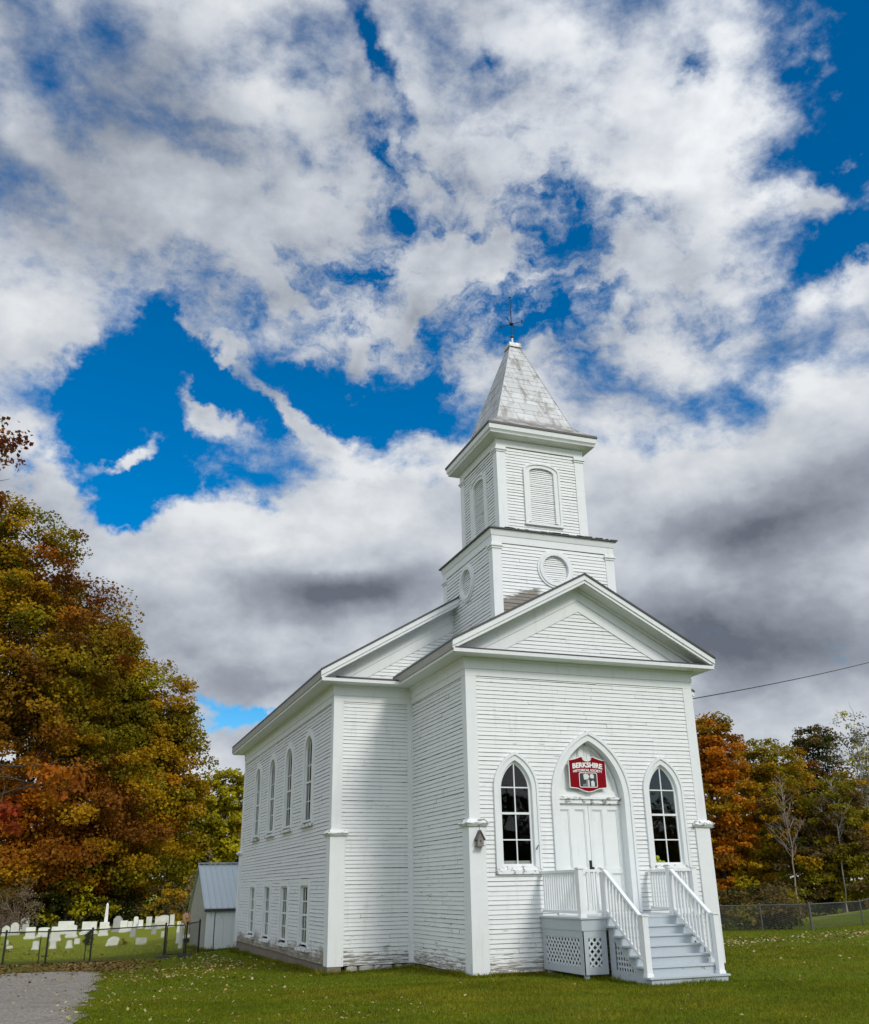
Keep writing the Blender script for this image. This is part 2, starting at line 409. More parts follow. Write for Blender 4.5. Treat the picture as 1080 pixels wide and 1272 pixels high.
# ------------------------------------------------------------------ mesh helper
class MB:
    def __init__(s): s.v = []; s.f = []; s.mi = []
    def add(s, vs, fs, mi=0):
        o = len(s.v); s.v += [tuple(map(float, q)) for q in vs]
        for f in fs: s.f.append(tuple(i + o for i in f)); s.mi.append(mi)
    def box(s, x0, x1, y0, y1, z0, z1, mi=0):
        vs = [(x, y, z) for z in (z0, z1) for y in (y0, y1) for x in (x0, x1)]
        s.add(vs, [(0, 2, 3, 1), (4, 5, 7, 6), (0, 1, 5, 4), (2, 6, 7, 3), (0, 4, 6, 2), (1, 3, 7, 5)], mi)
    def frame_box(s, F, u0, u1, z0, z1, d0, d1, mi=0):
        """box on a wall frame F=(O,U,N): u along, z up, d outward"""
        vs = [F_pt(F, u, z, d) for z in (z0, z1) for d in (d1, d0) for u in (u0, u1)]
        s.add(vs, [(0, 2, 3, 1), (4, 5, 7, 6), (0, 1, 5, 4), (2, 6, 7, 3), (0, 4, 6, 2), (1, 3, 7, 5)], mi)
    def prism(s, poly, F, d0, d1, mi=0):
        """polygon in (u,z) on frame F extruded from d0 to d1"""
        n = len(poly)
        if n < 3: return
        vs = [F_pt(F, u, z, d1) for u, z in poly] + [F_pt(F, u, z, d0) for u, z in poly]
        fs = [tuple(range(n)), tuple(reversed(range(n, 2 * n)))]
        fs += [(i, n + i, n + (i + 1) % n, (i + 1) % n) for i in range(n)]
        s.add(vs, fs, mi)
    def ring(s, outer, inner, F, d_front, d_back, mi=0, closed=False):
        """frame between two outlines: front face, outer edge and the reveal back to d_back"""
        n = len(outer); m = n if closed else n - 1
        vs = []
        for o, d in ((outer, d_front), (inner, d_front), (inner, d_back), (outer, d_back)):
            vs += [F_pt(F, u, z, d) for u, z in o]
        fs = []
        for i in range(m):
            j = (i + 1) % n
            fs += [(i, j, n + j, n + i), (n + i, n + j, 2 * n + j, 2 * n + i), (3 * n + i, 3 * n + j, j, i)]
        if not closed:
            fs += [(0, n, 2 * n, 3 * n), (n - 1, 4 * n - 1, 3 * n - 1, 2 * n - 1)]
        s.add(vs, fs, mi)
    def tube(s, pts, rad, n=6, mi=0, cap=True):
        pts = [Vector(p) for p in pts]
        rings = []
        prev = None
        for i, p in enumerate(pts):
            d = (pts[min(i + 1, len(pts) - 1)] - pts[max(i - 1, 0)])
            d = d.normalized() if d.length > 1e-9 else Vector((0, 0, 1))
            a = d.orthogonal().normalized() if prev is None else (prev - d * prev.dot(d)).normalized()
            prev = a; b = d.cross(a)
            r = rad[i] if isinstance(rad, (list, tuple)) else rad
            rings.append([p + (a * math.cos(2 * math.pi * k / n) + b * math.sin(2 * math.pi * k / n)) * r for k in range(n)])
        vs = [q for rg in rings for q in rg]
        fs = []
        for i in range(len(rings) - 1):
            for k in range(n):
                fs.append((i * n + k, i * n + (k + 1) % n, (i + 1) * n + (k + 1) % n, (i + 1) * n + k))
        if cap:
            fs += [tuple(reversed(range(n))), tuple(range((len(rings) - 1) * n, len(rings) * n))]
        s.add(vs, fs, mi)
    def lathe(s, c, prof, n=12, mi=0):
        vs = []
        for r, z in prof:
            vs += [(c[0] + r * math.cos(2 * math.pi * k / n), c[1] + r * math.sin(2 * math.pi * k / n), c[2] + z) for k in range(n)]
        fs = [(i * n + k, i * n + (k + 1) % n, (i + 1) * n + (k + 1) % n, (i + 1) * n + k) for i in range(len(prof) - 1) for k in range(n)]
        fs += [tuple(reversed(range(n))), tuple(range((len(prof) - 1) * n, len(prof) * n))]
        s.add(vs, fs, mi)
    def sphere(s, c, r, n=10, mi=0, sz=1.):
        s.lathe(c, [(r * math.sin(math.pi * i / n) + 1e-4, -r * sz * math.cos(math.pi * i / n)) for i in range(n + 1)], n + 2, mi)
    def sweep(s, path, prof, closed=False, mi=0):
        """profile of (out, z) swept along a footprint, mitred; outward is to the right of travel"""
        n = len(path); pts = [Vector((p[0], p[1])) for p in path]
        offs = []
        for i in range(n):
            def nrm(a, b):
                d = (b - a).normalized(); return Vector((d.y, -d.x))
            ns = []
            if closed or i > 0: ns.append(nrm(pts[i - 1], pts[i]))
            if closed or i < n - 1: ns.append(nrm(pts[i], pts[(i + 1) % n]))
            if len(ns) == 1: offs.append(ns[0])
            else:
                m = ns[0] + ns[1]; offs.append(m / (1 + ns[0].dot(ns[1])))
        k = len(prof); vs = []
        for i in range(n):
            vs += [(pts[i].x + offs[i].x * o, pts[i].y + offs[i].y * o, z) for o, z in prof]
        fs = []
        for i in range(n if closed else n - 1):
            j = (i + 1) % n
            for q in range(k):
                r = (q + 1) % k
                fs.append((i * k + q, j * k + q, j * k + r, i * k + r))
        if not closed:
            fs += [tuple(range(k)), tuple(reversed(range((n - 1) * k, n * k)))]
        s.add(vs, fs, mi)
    def build(s, name, mats, parent=None, smooth=False, origin=None):
        if isinstance(mats, str): mats = [mats]
        v = np.array(s.v)
        o = np.array(origin) if origin is not None else np.array([(v[:, 0].min() + v[:, 0].max()) / 2, (v[:, 1].min() + v[:, 1].max()) / 2, v[:, 2].min()])
        me = bpy.data.meshes.new(name)
        me.from_pydata([tuple(q) for q in (v - o)], [], s.f)
        for m in mats: me.materials.append(MATS[m])
        me.polygons.foreach_set('material_index', s.mi)
        if smooth: me.polygons.foreach_set('use_smooth', [True] * len(s.f))
        me.update()
        return link(name, me, o, parent)
WORLD = {}
def link(name, data, o, parent=None):
    ob = bpy.data.objects.new(name, data); COL.objects.link(ob)
    o = Vector(tuple(o)); WORLD[ob.name] = o
    if parent:
        ob.parent = parent; ob.location = o - WORLD[parent.name]
    else: ob.location = o
    return ob
def F_pt(F, u, z, d):
    O, U, N = F
    return (O[0] + U[0] * u + N[0] * d, O[1] + U[1] * u + N[1] * d, z)
def tag(o, label, cat, group=None, kind=None):
    if label: o['label'] = label
    if cat: o['category'] = cat
    if group: o['group'] = group
    if kind: o['kind'] = kind
    return o
def thing(name, label, cat, loc, group=None):
    return tag(link(name, None, loc), label, cat, group)
def structure(o):
    o['kind'] = 'structure'; return o

rng = random.Random(7)
# ------------------------------------------------------------------ terrain
def gz(x, y):
    x = np.asarray(x, float); y = np.asarray(y, float)
    t = np.clip((y + 6) / 11, 0, 1); S = t * t * (3 - 2 * t)
    z = -.42 - .04 * np.clip(-x, 0, 8) * S - .012 * np.clip(y, 0, 25)
    z = z + .7 * np.exp(-((x - 34.5) / 4.8) ** 2 - ((y - 21.8) / 4.4) ** 2)
    return z
def np_mesh(name, V, Fq, mats, tint=None, origin=(0, 0, 0), parent=None, smooth=False):
    """fast mesh from arrays; Fq (n,k)"""
    V = np.asarray(V, np.float32) - np.asarray(origin, np.float32); Fq = np.asarray(Fq, np.int32); n, k = Fq.shape
    me = bpy.data.meshes.new(name)
    me.vertices.add(len(V)); me.vertices.foreach_set('co', V.ravel())
    me.loops.add(n * k); me.loops.foreach_set('vertex_index', Fq.ravel())
    me.polygons.add(n); me.polygons.foreach_set('loop_start', np.arange(n, dtype=np.int32) * k)
    if smooth: me.polygons.foreach_set('use_smooth', np.ones(n, bool))
    me.update(calc_edges=True)
    for m in ([mats] if isinstance(mats, str) else mats): me.materials.append(MATS[m])
    if tint is not None:
        at = me.attributes.new('tint', 'FLOAT_COLOR', 'FACE')
        c = np.ones((n, 4), np.float32); c[:, :3] = tint; at.data.foreach_set('color', c.ravel())
    return link(name, me, origin, parent)
def axis(lo, hi, a, b, step):
    """fine spacing between a and b, growing outside"""
    xs = list(np.arange(a, b + 1e-6, step)); s = step
    while xs[-1] < hi: s *= 1.25; xs.append(xs[-1] + s)
    s = step
    while xs[0] > lo: s *= 1.25; xs.insert(0, xs[0] - s)
    return np.array(xs)
def grid(xs, ys, dz=0.):
    X, Y = np.meshgrid(xs, ys); Z = gz(X, Y) + dz
    V = np.stack([X.ravel(), Y.ravel(), Z.ravel()], 1); nx = len(xs); ny = len(ys)
    i = np.arange(nx - 1); j = np.arange(ny - 1); I, J = np.meshgrid(i, j); a = (J * nx + I).ravel()
    return V, np.stack([a, a + 1, a + nx + 1, a + nx], 1)
V, Fq = grid(axis(-1500, 1500, -20, 45, .5), axis(-600, 2000, -26, 45, .5))
structure(np_mesh('ground', V, Fq, 'lawn', smooth=True))

def drive_right(y):
    return np.interp(y, [-40, -22, -12, -3.6, 2.6, 7.5, 11.7, 14.0, 14.6], [-8.2, -8.5, -8.4, -8.23, -7.97, -7.67, -7.34, -7.7, -8.6])
def make_drive():
    ys = np.arange(-40, 14.61, .25); m = 17; V = []; r = np.random.RandomState(4)
    for i, y in enumerate(ys):
        xr = drive_right(y) + .10 * math.sin(y * 2.1) + .06 * math.sin(y * 5.3 + 1) + r.uniform(-.05, .05)
        xl = -12.2 + .25 * math.sin(y * .7)
        for x in np.linspace(xl, xr, m): V.append((x, y, float(gz(x, y)) + .014))
    V = np.array(V); n = len(ys)
    I, J = np.meshgrid(np.arange(m - 1), np.arange(n - 1)); a = (J * m + I).ravel()
    structure(np_mesh('drive', V, np.stack([a, a + 1, a + m + 1, a + m], 1), 'gravel', smooth=True))
make_drive()

# ------------------------------------------------------------------ church dimensions
W, S, D1, LEN = 6.5, 2.24, 4.19, 14.83
C0 = W / 2
Y2 = D1 + LEN
Z0, ZF, ZB, ZS = -.36, 6.45, 6.28, 6.74
E = .53
ZEV, ZRA, ZRM = 7.03, 9.05, 10.56
FRONT = ((0, 0), (1, 0), (0, -1))
SIDE = ((0, 0), (0, 1), (-1, 0))                    # u = y
FRONT_MAIN = ((0, D1), (1, 0), (0, -1))
LEFT_MAIN = ((-S, 0), (0, 1), (-1, 0))
RIGHT_SIDE = ((W, 0), (0, 1), (1, 0))
RIGHT_MAIN = ((W + S, 0), (0, 1), (1, 0))
BACK = ((0, Y2), (1, 0), (0, 1))
church = thing('church', 'white clapboard church with square belfry tower and pointed front windows', 'church', (C0, 9.0, Z0))

def siding(mb, F, z0, z1, span, expo=.1, holes=(), lip=.021, seed=1, base=0.):
    """lapped clapboards; span(z)->(u0,u1); holes are functions z->(u0,u1) or None. material 0 face, 1 underside"""
    r = random.Random(seed); z = z0
    while z < z1 - .02:
        zt = min(z + expo, z1); zm = (z + zt) / 2
        u0, u1 = span(zm)
        if u1 - u0 > .03:
            iv = [(u0, u1)]
            for h in holes:
                q = h(zm)
                if not q: continue
                nv = []
                for a, b in iv:
                    if q[1] <= a or q[0] >= b: nv.append((a, b)); continue
                    if q[0] > a: nv.append((a, q[0]))
                    if q[1] < b: nv.append((q[1], b))
                iv = nv
            for a, b in iv:
                cuts = [a]; x = a + r.uniform(.6, 4.)
                while x < b - .5: cuts.append(x); x += r.uniform(2.2, 4.2)
                cuts.append(b)
                for p, q in zip(cuts[:-1], cuts[1:]):
                    q2 = q - (.005 if q < b else 0)
                    l0 = base + lip + r.uniform(-.004, .005); l1 = base + lip + r.uniform(-.004, .005)
                    j0 = r.uniform(-.007, .006); j1 = j0 + r.uniform(-.006, .006)
                    vs = [F_pt(F, p, z + j0, l0), F_pt(F, q2, z + j1, l1), F_pt(F, q2, zt + .012, base + .003), F_pt(F, p, zt + .012, base + .003),
                          F_pt(F, p, z + j0, base - .02), F_pt(F, q2, z + j1, base - .02)]
                    mb.add(vs, [(0, 1, 2, 3)], 0); mb.add(vs, [(4, 5, 1, 0)], 1)
                    zg = zt - expo * .10 + r.uniform(-.003, .003); fr = (zt + .012 - zg) / (zt + .012 - z); dg = base + .003 + (l0 - base - .003) * fr + .0008
                    mb.add([F_pt(F, p, zg, dg), F_pt(F, q2, zg + j1 - j0, dg), F_pt(F, q2, zt + .012, base + .0042), F_pt(F, p, zt + .012, base + .0042)], [(0, 1, 2, 3)], 1)  # dark strip below the lap: dirt with the shadow line painted in
        z = zt

# --- outlines
def lancet(c, hw, zb, zs, za, n=14):
    h = za - zs; k = (h * h - hw * hw) / (2 * hw); rad = hw + k
    a1 = math.atan2(h, k); pts = [(c - hw, zb)]
    for i in range(n + 1):
        t = a1 * i / n; pts.append((c + k - rad * math.cos(t), zs + rad * math.sin(t)))
    right = [(2 * c - u, z) for u, z in reversed(pts[:-1])]
    return pts + right
def arched(c, hw, zb, zs, rise, n=12):
    pts = [(c - hw, zb)]
    for i in range(n + 1):
        t = math.pi * i / n; pts.append((c - hw * math.cos(t), zs + rise * math.sin(t)))
    return pts + [(c + hw, zb)]
def square(c, hw, zb, zt):
    return [(c - hw, zb), (c - hw, zt), (c + hw, zt), (c + hw, zb)]
def outline_span(poly, pad=0.):
    """z -> (u0,u1) of an outline whose left and right halves mirror"""
    c = (poly[0][0] + poly[-1][0]) / 2; half = poly[:len(poly) // 2 + 1]
    zs = [z for u, z in half]; hs = [c - u for u, z in half]
    def f(z):
        if z < zs[0] or z > max(zs): return None
        h = float(np.interp(z, zs, hs)) if all(b >= a for a, b in zip(zs, zs[1:])) else hs[0]
        h -= pad
        return (c - h, c + h) if h > .01 else None
    return f
def circle(c, zc, r, n=28):
    return [(c + r * math.sin(2 * math.pi * i / n), zc + r * math.cos(2 * math.pi * i / n)) for i in range(n)]

WL, WR = C0 - 2.056, C0 + 2.056
front_win = {}
for c in (WL, WR):
    front_win[c] = dict(out=lancet(c, .585, 1.80, 3.60, 4.47), inn=lancet(c, .425, 1.86, 3.57, 4.27), sash=lancet(c, .362, 1.90, 3.56, 4.20))
arch_out = lancet(C0, 1.12, .80, 3.40, 5.04, 20)
arch_in = lancet(C0, .905, .80, 3.40, 4.80, 20)
up_c = [7.08 + 2.845 * i for i in range(4)]
holesL = []
side_up = []
side_lo = []
for c in up_c:
    side_up.append((arched(c, .72, 3.20, 5.24, .72), arched(c, .50, 3.28, 5.24, .51)))
    side_lo.append((square(c, .67, -.08, 1.72), square(c, .47, 0., 1.54)))
    holesL += [outline_span(side_up[-1][0], .06), outline_span(side_lo[-1][0], .06)]

# --- walls
m = MB(); siding(m, FRONT, Z0, ZB, lambda z: (.2, W - .2), holes=[outline_span(front_win[WL]['out'], .06), outline_span(front_win[WR]['out'], .06), outline_span(arch_out, .06)], seed=11)
m.build('wall', ['siding_paint', 'lap_shadow_grime'], church)
m = MB(); siding(m, SIDE, Z0, ZB, lambda z: (.2, D1), seed=12); m.build('wall', ['siding_paint', 'lap_shadow_grime'], church)
m = MB(); siding(m, FRONT_MAIN, Z0, ZB, lambda z: (-S + .2, 0), seed=13); m.build('wall', ['siding_paint', 'lap_shadow_grime'], church)
m = MB(); siding(m, LEFT_MAIN, Z0, ZB, lambda z: (D1 + .2, Y2), holes=holesL, seed=14); m.build('wall', ['side_siding_paint', 'lap_shadow_grime'], church)
m = MB(); siding(m, RIGHT_SIDE, Z0, ZB, lambda z: (0, D1), seed=15); m.build('wall', ['siding_paint', 'lap_shadow_grime'], church)
m = MB(); siding(m, FRONT_MAIN, Z0, ZB, lambda z: (W, W + S), seed=16); m.build('wall', ['siding_paint', 'lap_shadow_grime'], church)
m = MB(); siding(m, RIGHT_MAIN, Z0, ZB, lambda z: (D1, Y2), holes=holesL, seed=17); m.build('wall', ['side_siding_paint', 'lap_shadow_grime'], church)
kM = (ZRM - ZEV) / (C0 + S + E); kV = (ZRA - ZEV) / (C0 + E)
def main_gable(z):
    h = (ZRM - .3 - z) / kM
    return (C0 - min(h, C0 + S), C0 + min(h, C0 + S))
m = MB(); siding(m, BACK, Z0, ZRM - .3, main_gable, seed=18); m.build('wall', ['siding_paint', 'lap_shadow_grime'], church)
# pediment and main gable boards
def ped(z):
    h = (ZRA - .85 - z) / kV; return (C0 - h, C0 + h)
def mped(z):
    h = (ZRM - .80 - z) / kM; return (C0 - h, C0 + h)
m = MB(); siding(m, FRONT, 6.98, ZRA - .86, ped, seed=21); m.build('pediment_wall', ['siding_paint', 'lap_shadow_grime'], church)
m = MB(); siding(m, FRONT_MAIN, 6.98, ZRM - .80, mped, seed=22); m.build('pediment_wall', ['gable_siding_paint', 'lap_shadow_grime'], church)

# --- inner liner, added near-black so the rooms behind the glass look dark
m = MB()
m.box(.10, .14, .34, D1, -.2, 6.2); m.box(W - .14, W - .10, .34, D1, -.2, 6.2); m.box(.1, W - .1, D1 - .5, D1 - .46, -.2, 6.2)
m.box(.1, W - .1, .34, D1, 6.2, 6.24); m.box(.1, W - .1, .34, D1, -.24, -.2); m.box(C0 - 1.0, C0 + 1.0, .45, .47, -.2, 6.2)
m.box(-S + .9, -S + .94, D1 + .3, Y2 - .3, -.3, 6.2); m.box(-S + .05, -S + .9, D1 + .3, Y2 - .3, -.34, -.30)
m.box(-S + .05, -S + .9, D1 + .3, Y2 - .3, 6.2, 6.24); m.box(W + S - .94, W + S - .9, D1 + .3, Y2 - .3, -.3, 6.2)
m.build('added_inner_liner', 'inner_dark', church)

# --- foundation
m = MB()
m.box(-S + .02, -S + .25, D1 + .02, Y2 - .05, -1.3, Z0 - .005, 0); m.box(-S - .05, -S + .30, D1 - .05, D1 + .30, -1.3, Z0 - .02, 0)
m.box(W + S - .25, W + S - .02, D1 + .02, Y2 - .05, -1.3, Z0 - .005, 0); m.box(-S + .1, W + S - .1, Y2 - .3, Y2 - .03, -1.3, Z0 - .01, 0)
m.box(W, W + S - .05, D1 + .05, D1 + .3, -1.3, Z0 - .02, 0)
m.build('foundation', 'concrete', church)
m = MB()
r = random.Random(5)
def rock(mb, c, sx, sy, sz, r):
    n = 8; prof = []
    base = [(math.cos(2 * math.pi * i / n), math.sin(2 * math.pi * i / n)) for i in range(n)]
    vs = []
    for (s, z) in ((.75, -1), (1.0, -.5), (1.05, .45), (.8, .95)):
        for a, b in base:
            # squared-off plan
            q = max(abs(a), abs(b)); k = s * (1 + .25 * (1 / q - 1)) * r.uniform(.86, 1.1)
            vs.append((c[0] + a * k * sx, c[1] + b * k * sy, c[2] + z * sz * r.uniform(.9, 1.05)))
    fs = [(i * n + k, i * n + (k + 1) % n, (i + 1) * n + (k + 1) % n, (i + 1) * n + k) for i in range(3) for k in range(n)]
    fs += [tuple(reversed(range(n))), tuple(range(3 * n, 4 * n))]
    mb.add(vs, fs)
x = -S + .42
while x < .1:
    w_ = r.uniform(.18, .42)
    for k in range(2):
        rock(m, (x + w_ / 2 + r.uniform(-.03, .03), D1 + .10 + r.uniform(-.03, .03), Z0 - .09 - .17 * k), w_ / 2 * 1.04, .15, r.uniform(.07, .09), r)
    x += w_
y = D1 - .1
while y > .2:
    w_ = r.uniform(.25, .5)
    rock(m, (.2 + r.uniform(-.04, .06), y - w_ / 2, Z0 - .13), .14, w_ / 2 * .8, .09, r); y -= w_ + r.uniform(0, .2)
x = .4
while x < W:
    w_ = r.uniform(.3, .6); rock(m, (x, .2, Z0 - .13), w_ / 2 * .9, .14, .10, r); x += w_ + .05
m.box(.35, W - .35, .35, .4, -1.2, Z0 - .01); m.box(.32, .36, .35, D1, -1.2, Z0 - .01)
m.build('foundation_stones', 'rubble', church)

# --- entablature round the whole building
PER = [(-S, Y2), (-S, D1), (0, D1), (0, 0), (W, 0), (W, D1), (W + S, D1), (W + S, Y2)]
m = MB(); m.sweep(PER, [(-.02, ZB), (.035, ZB), (.035, ZF + .003), (-.02, ZF + .003)], True)
m.sweep(PER, [(-.02, ZF + .003), (.055, ZF + .003), (.055, ZS), (-.02, ZS)], True)
m.sweep(PER, [(-.02, ZS), (.46, ZS), (.46, ZS + .02), (-.02, ZS + .02)], True)
m.sweep(PER, [(.42, ZS + .02), (.44, ZS - .012), (.50, ZS + .005), (.505, ZS + .09), (.42, ZS + .09)], True)
m.sweep(PER, [(.055, ZS - .07), (.10, ZS - .03), (.10, ZS), (.055, ZS)], True)
m.build('cornice', 'trim_paint', church)
m = MB()
m.sweep([(-S + .0, D1), (0, D1)], [(-.02, ZS + .085), (.50, ZS + .09), (.515, ZS + .10), (.515, ZS + .125), (0, 7.0)], False)
m.sweep([(W, D1), (W + S, D1)], [(-.02, ZS + .085), (.50, ZS + .09), (.515, ZS + .10), (.515, ZS + .125), (0, 7.0)], False)
m.sweep([(-.46, 0), (W + .46, 0)], [(-.02, ZS + .085), (.50, ZS + .09), (.515, ZS + .10), (.515, ZS + .125), (0, 7.0)], False)
m.build('flashing', 'dark_metal', church)
# eave fascias
for x0, x1, y0, y1 in ((-S - E, -S - E + .05, D1 - E + .06, Y2 + E - .06), (W + S + E - .05, W + S + E, D1 - E + .06, Y2 + E - .06), (-E, -E + .05, -E + .06, D1 - .06), (W + E - .05, W + E, -E + .06, D1 - .06)):
    m = MB(); m.box(x0, x1, y0, y1, ZS + .07, ZEV - .012); m.build('fascia', 'gutter_paint', church)

def clip_z(poly, zc):
    out = []
    for i, a in enumerate(poly):
        b = poly[(i + 1) % len(poly)]
        if a[1] >= zc: out.append(a)
        if (a[1] >= zc) != (b[1] >= zc):
            t = (zc - a[1]) / (b[1] - a[1]); out.append((a[0] + (b[0] - a[0]) * t, zc))
    return out
def rakes(mb, F, xe, ze, za, t1, t0, d0, d1, zc=6.5, mi=0):
    for sgn in (0, 1):
        p = [(xe, ze + t0), (C0, za + t0), (C0, za + t1), (xe, ze + t1)]
        if sgn: p = [(2 * C0 - u, z) for u, z in p]
        q = clip_z(p, zc); mb.prism(q, F, d0, d1, mi)
for F, xe, za in ((FRONT, -E, ZRA), (FRONT_MAIN, -S - E, ZRM)):
    m = MB()
    rakes(m, F, xe, ZEV, za, -.012, -.15, .47, .53, ZS + .092)
    rakes(m, F, xe, ZEV, za, -.15, -.235, .42, .50, ZS + .092)
    rakes(m, F, xe, ZEV, za, -.235, -.255, -.01, .46, ZS + .092)
    rakes(m, F, xe, ZEV, za, -.255, -.33, .055, .12, 6.95)
    rakes(m, F, xe, ZEV, za, -.255, -.59, -.02, .055, 6.9)
    rakes(m, F, xe, ZEV, za, -.592, -.89, -.02, .034, 6.9)
    m.build('pediment', 'trim_paint', church)
rakes(m := MB(), BACK, -S - E, ZEV, ZRM, -.012, -.25, .40, .53); m.build('rake_board', 'trim_paint', church)

for F, xe, za in ((FRONT, -E, ZRA), (FRONT_MAIN, -S - E, ZRM)):
    m = MB(); rakes(m, F, xe - .02, ZEV, za, .036, -.016, .528, .556); m.build('drip_edge', 'dark_metal', church)
# roofs
def roof(mb, xe, ze, za, y0, y1):
    for sgn in (0, 1):
        p = [(xe - .02, ze - .012 + .0), (C0, za - .012), (C0, za + .03), (xe - .02, ze + .03)]
        if sgn: p = [(2 * C0 - u, z) for u, z in p]
        mb.prism(p, ((0, 0), (1, 0), (0, -1)), -y1, -y0, 0)
        # standing seams
        y = y0 + .5
        while y < y1:
            a = 1 if not sgn else -1
            u0 = xe if not sgn else 2 * C0 - xe
            mb.add([(u0, y - .012, ze + .03), (C0, y - .012, za + .03), (C0, y - .012, za + .055), (u0, y - .012, ze + .055),
                    (u0, y + .012, ze + .03), (C0, y + .012, za + .03), (C0, y + .012, za + .055), (u0, y + .012, ze + .055)],
                   [(0, 1, 2, 3), (7, 6, 5, 4), (3, 2, 6, 7)])
            y += .5
m = MB(); roof(m, -E, ZEV, ZRA, -E - .02, D1); m.build('roof', 'roof_metal', church)
m = MB(); roof(m, -S - E, ZEV, ZRM, D1 - E - .02, Y2 + E); m.build('roof', 'roof_metal', church)

# corner pilasters and corner boards
def pilaster(cx, cy, sx, sy, low=True):
    """wraps the outer corner (cx,cy); sx,sy point inwards"""
    def bx(mb, out, wid, z0, z1):
        xa, xb = sorted((cx - sx * out, cx + sx * wid)); ya, yb = sorted((cy - sy * out, cy + sy * wid))
        mb.box(xa, xb, ya, yb, z0, z1)
    m = MB(); bx(m, .03, .25, 2.86, ZB + .0); bx(m, .062, .355, Z0 - .02, 2.76)
    p = m.build('pilaster', 'trim_paint', church)
    m = MB()
    # weathered cap: block with a sloping top, edges broken
    r = random.Random(int(cx * 100 + cy * 10))
    xa, xb = sorted((cx - sx * .16, cx + sx * .43)); ya, yb = sorted((cy - sy * .16, cy + sy * .43))
    nx = 7
    def loop(x0, x1, y0, y1, z, j):
        pts = []
        for i in range(nx): pts.append((x0 + (x1 - x0) * i / nx, y0))
        for i in range(nx): pts.append((x1, y0 + (y1 - y0) * i / nx))
        for i in range(nx): pts.append((x1 - (x1 - x0) * i / nx, y1))
        for i in range(nx): pts.append((x0, y1 - (y1 - y0) * i / nx))
        return [(x + r.uniform(-j, j), y + r.uniform(-j, j), z + r.uniform(-j, j)) for x, y in pts]
    n = 4 * nx
    vs = loop(xa + .06, xb - .06, ya + .06, yb - .06, 2.74, .004) + loop(xa + .015, xb - .015, ya + .015, yb - .015, 2.79, .008) + loop(xa, xb, ya, yb, 2.815, .012) + loop(xa + .10, xb - .10, ya + .10, yb - .10, 2.90, .012)
    fs = [(i * n + k, i * n + (k + 1) % n, (i + 1) * n + (k + 1) % n, (i + 1) * n + k) for i in range(3) for k in range(n)] + [tuple(reversed(range(n))), tuple(range(3 * n, 4 * n))]
    m.add(vs, fs); m.build('cap', 'worn_trim_paint', p)
pilaster(0, 0, 1, 1); pilaster(W, 0, -1, 1); pilaster(-S, D1, 1, 1); pilaster(W + S, D1, -1, 1); pilaster(-S, Y2, 1, -1); pilaster(W + S, Y2, -1, -1)
m = MB(); m.sweep([(0, D1 - .028), (0, D1 - .13)], [(0, Z0), (.028, Z0), (.028, ZB), (0, ZB)]); m.build('corner_board', 'trim_paint', church)
m = MB(); m.box(-.13, -.0, D1 - .029, D1 - .0, Z0, ZB); m.build('corner_board', 'trim_paint', church)
m = MB(); m.box(W, W + .028, D1 - .13, D1 - .028, Z0, ZB); m.build('corner_board', 'trim_paint', church)
m = MB(); m.box(W, W + .13, D1 - .029, D1, Z0, ZB); m.build('corner_board', 'trim_paint', church)

# --- pointed front windows
def pane(mb, poly, F, d):
    mb.add([F_pt(F, u, z, d) for u, z in poly], [tuple(range(len(poly)))])
def strip_z(F, mb, z0, z1, poly, d0, d1, mi=0):
    q = outline_span(poly)((z0 + z1) / 2)
    if q: mb.frame_box(F, q[0] - .01, q[1] + .01, z0, z1, d0, d1, mi)
def front_window(c):
    P = front_win[c]
    w = MB(); bb = lancet(c, .53, 1.80, 3.60, 4.395)
    w.ring(P['out'], bb, FRONT, .075, -.02); w.ring(bb, P['inn'], FRONT, .045, -.09)
    wo = w.build('window', 'trim_paint', church)
    s = MB(); s.ring(P['inn'], P['sash'], FRONT, -.035, -.075); s.frame_box(FRONT, c - .42, c + .42, 1.86, 1.915, -.075, -.034)
    strip_z(FRONT, s, 3.015, 3.065, P['sash'], -.07, -.028)
    for z in (3.635, 2.445): strip_z(FRONT, s, z - .014, z + .014, P['sash'], -.066, -.038)
    s.frame_box(FRONT, c - .013, c + .013, 1.90, 4.19, -.064, -.040)
    s.build('sash', 'trim_paint', wo)
    s = MB(); pane(s, P['sash'], FRONT, -.055); s.build('glass_pane', 'window_glass', wo)
    s = MB(); s.frame_box(FRONT, c - .60, c + .60, 1.69, 1.785, -.02, .075); s.frame_box(FRONT, c - .585, c + .585, 1.785, 1.862, -.08, .03); s.build('sill', 'worn_trim_paint', wo)
    s = MB(); s.frame_box(FRONT, c - .43, c + .43, 1.84, 1.875, -.30, -.08); s.build('ledge', 'weathered_wood', wo)
    return wo
w = front_window(WL)
m = MB(); m.frame_box(FRONT, WL - .36, WL + .36, 1.875, 1.985, -.13, -.11); m.build('curtain', 'cloth', w)
m = MB(); m.tube([(WL + .50, -.085, 2.32), (WL + .46, -.10, 2.28), (WL + .44, -.09, 2.22)], .012, 6); m.build('shutter_hook', 'dark_metal', w)
front_window(WR)

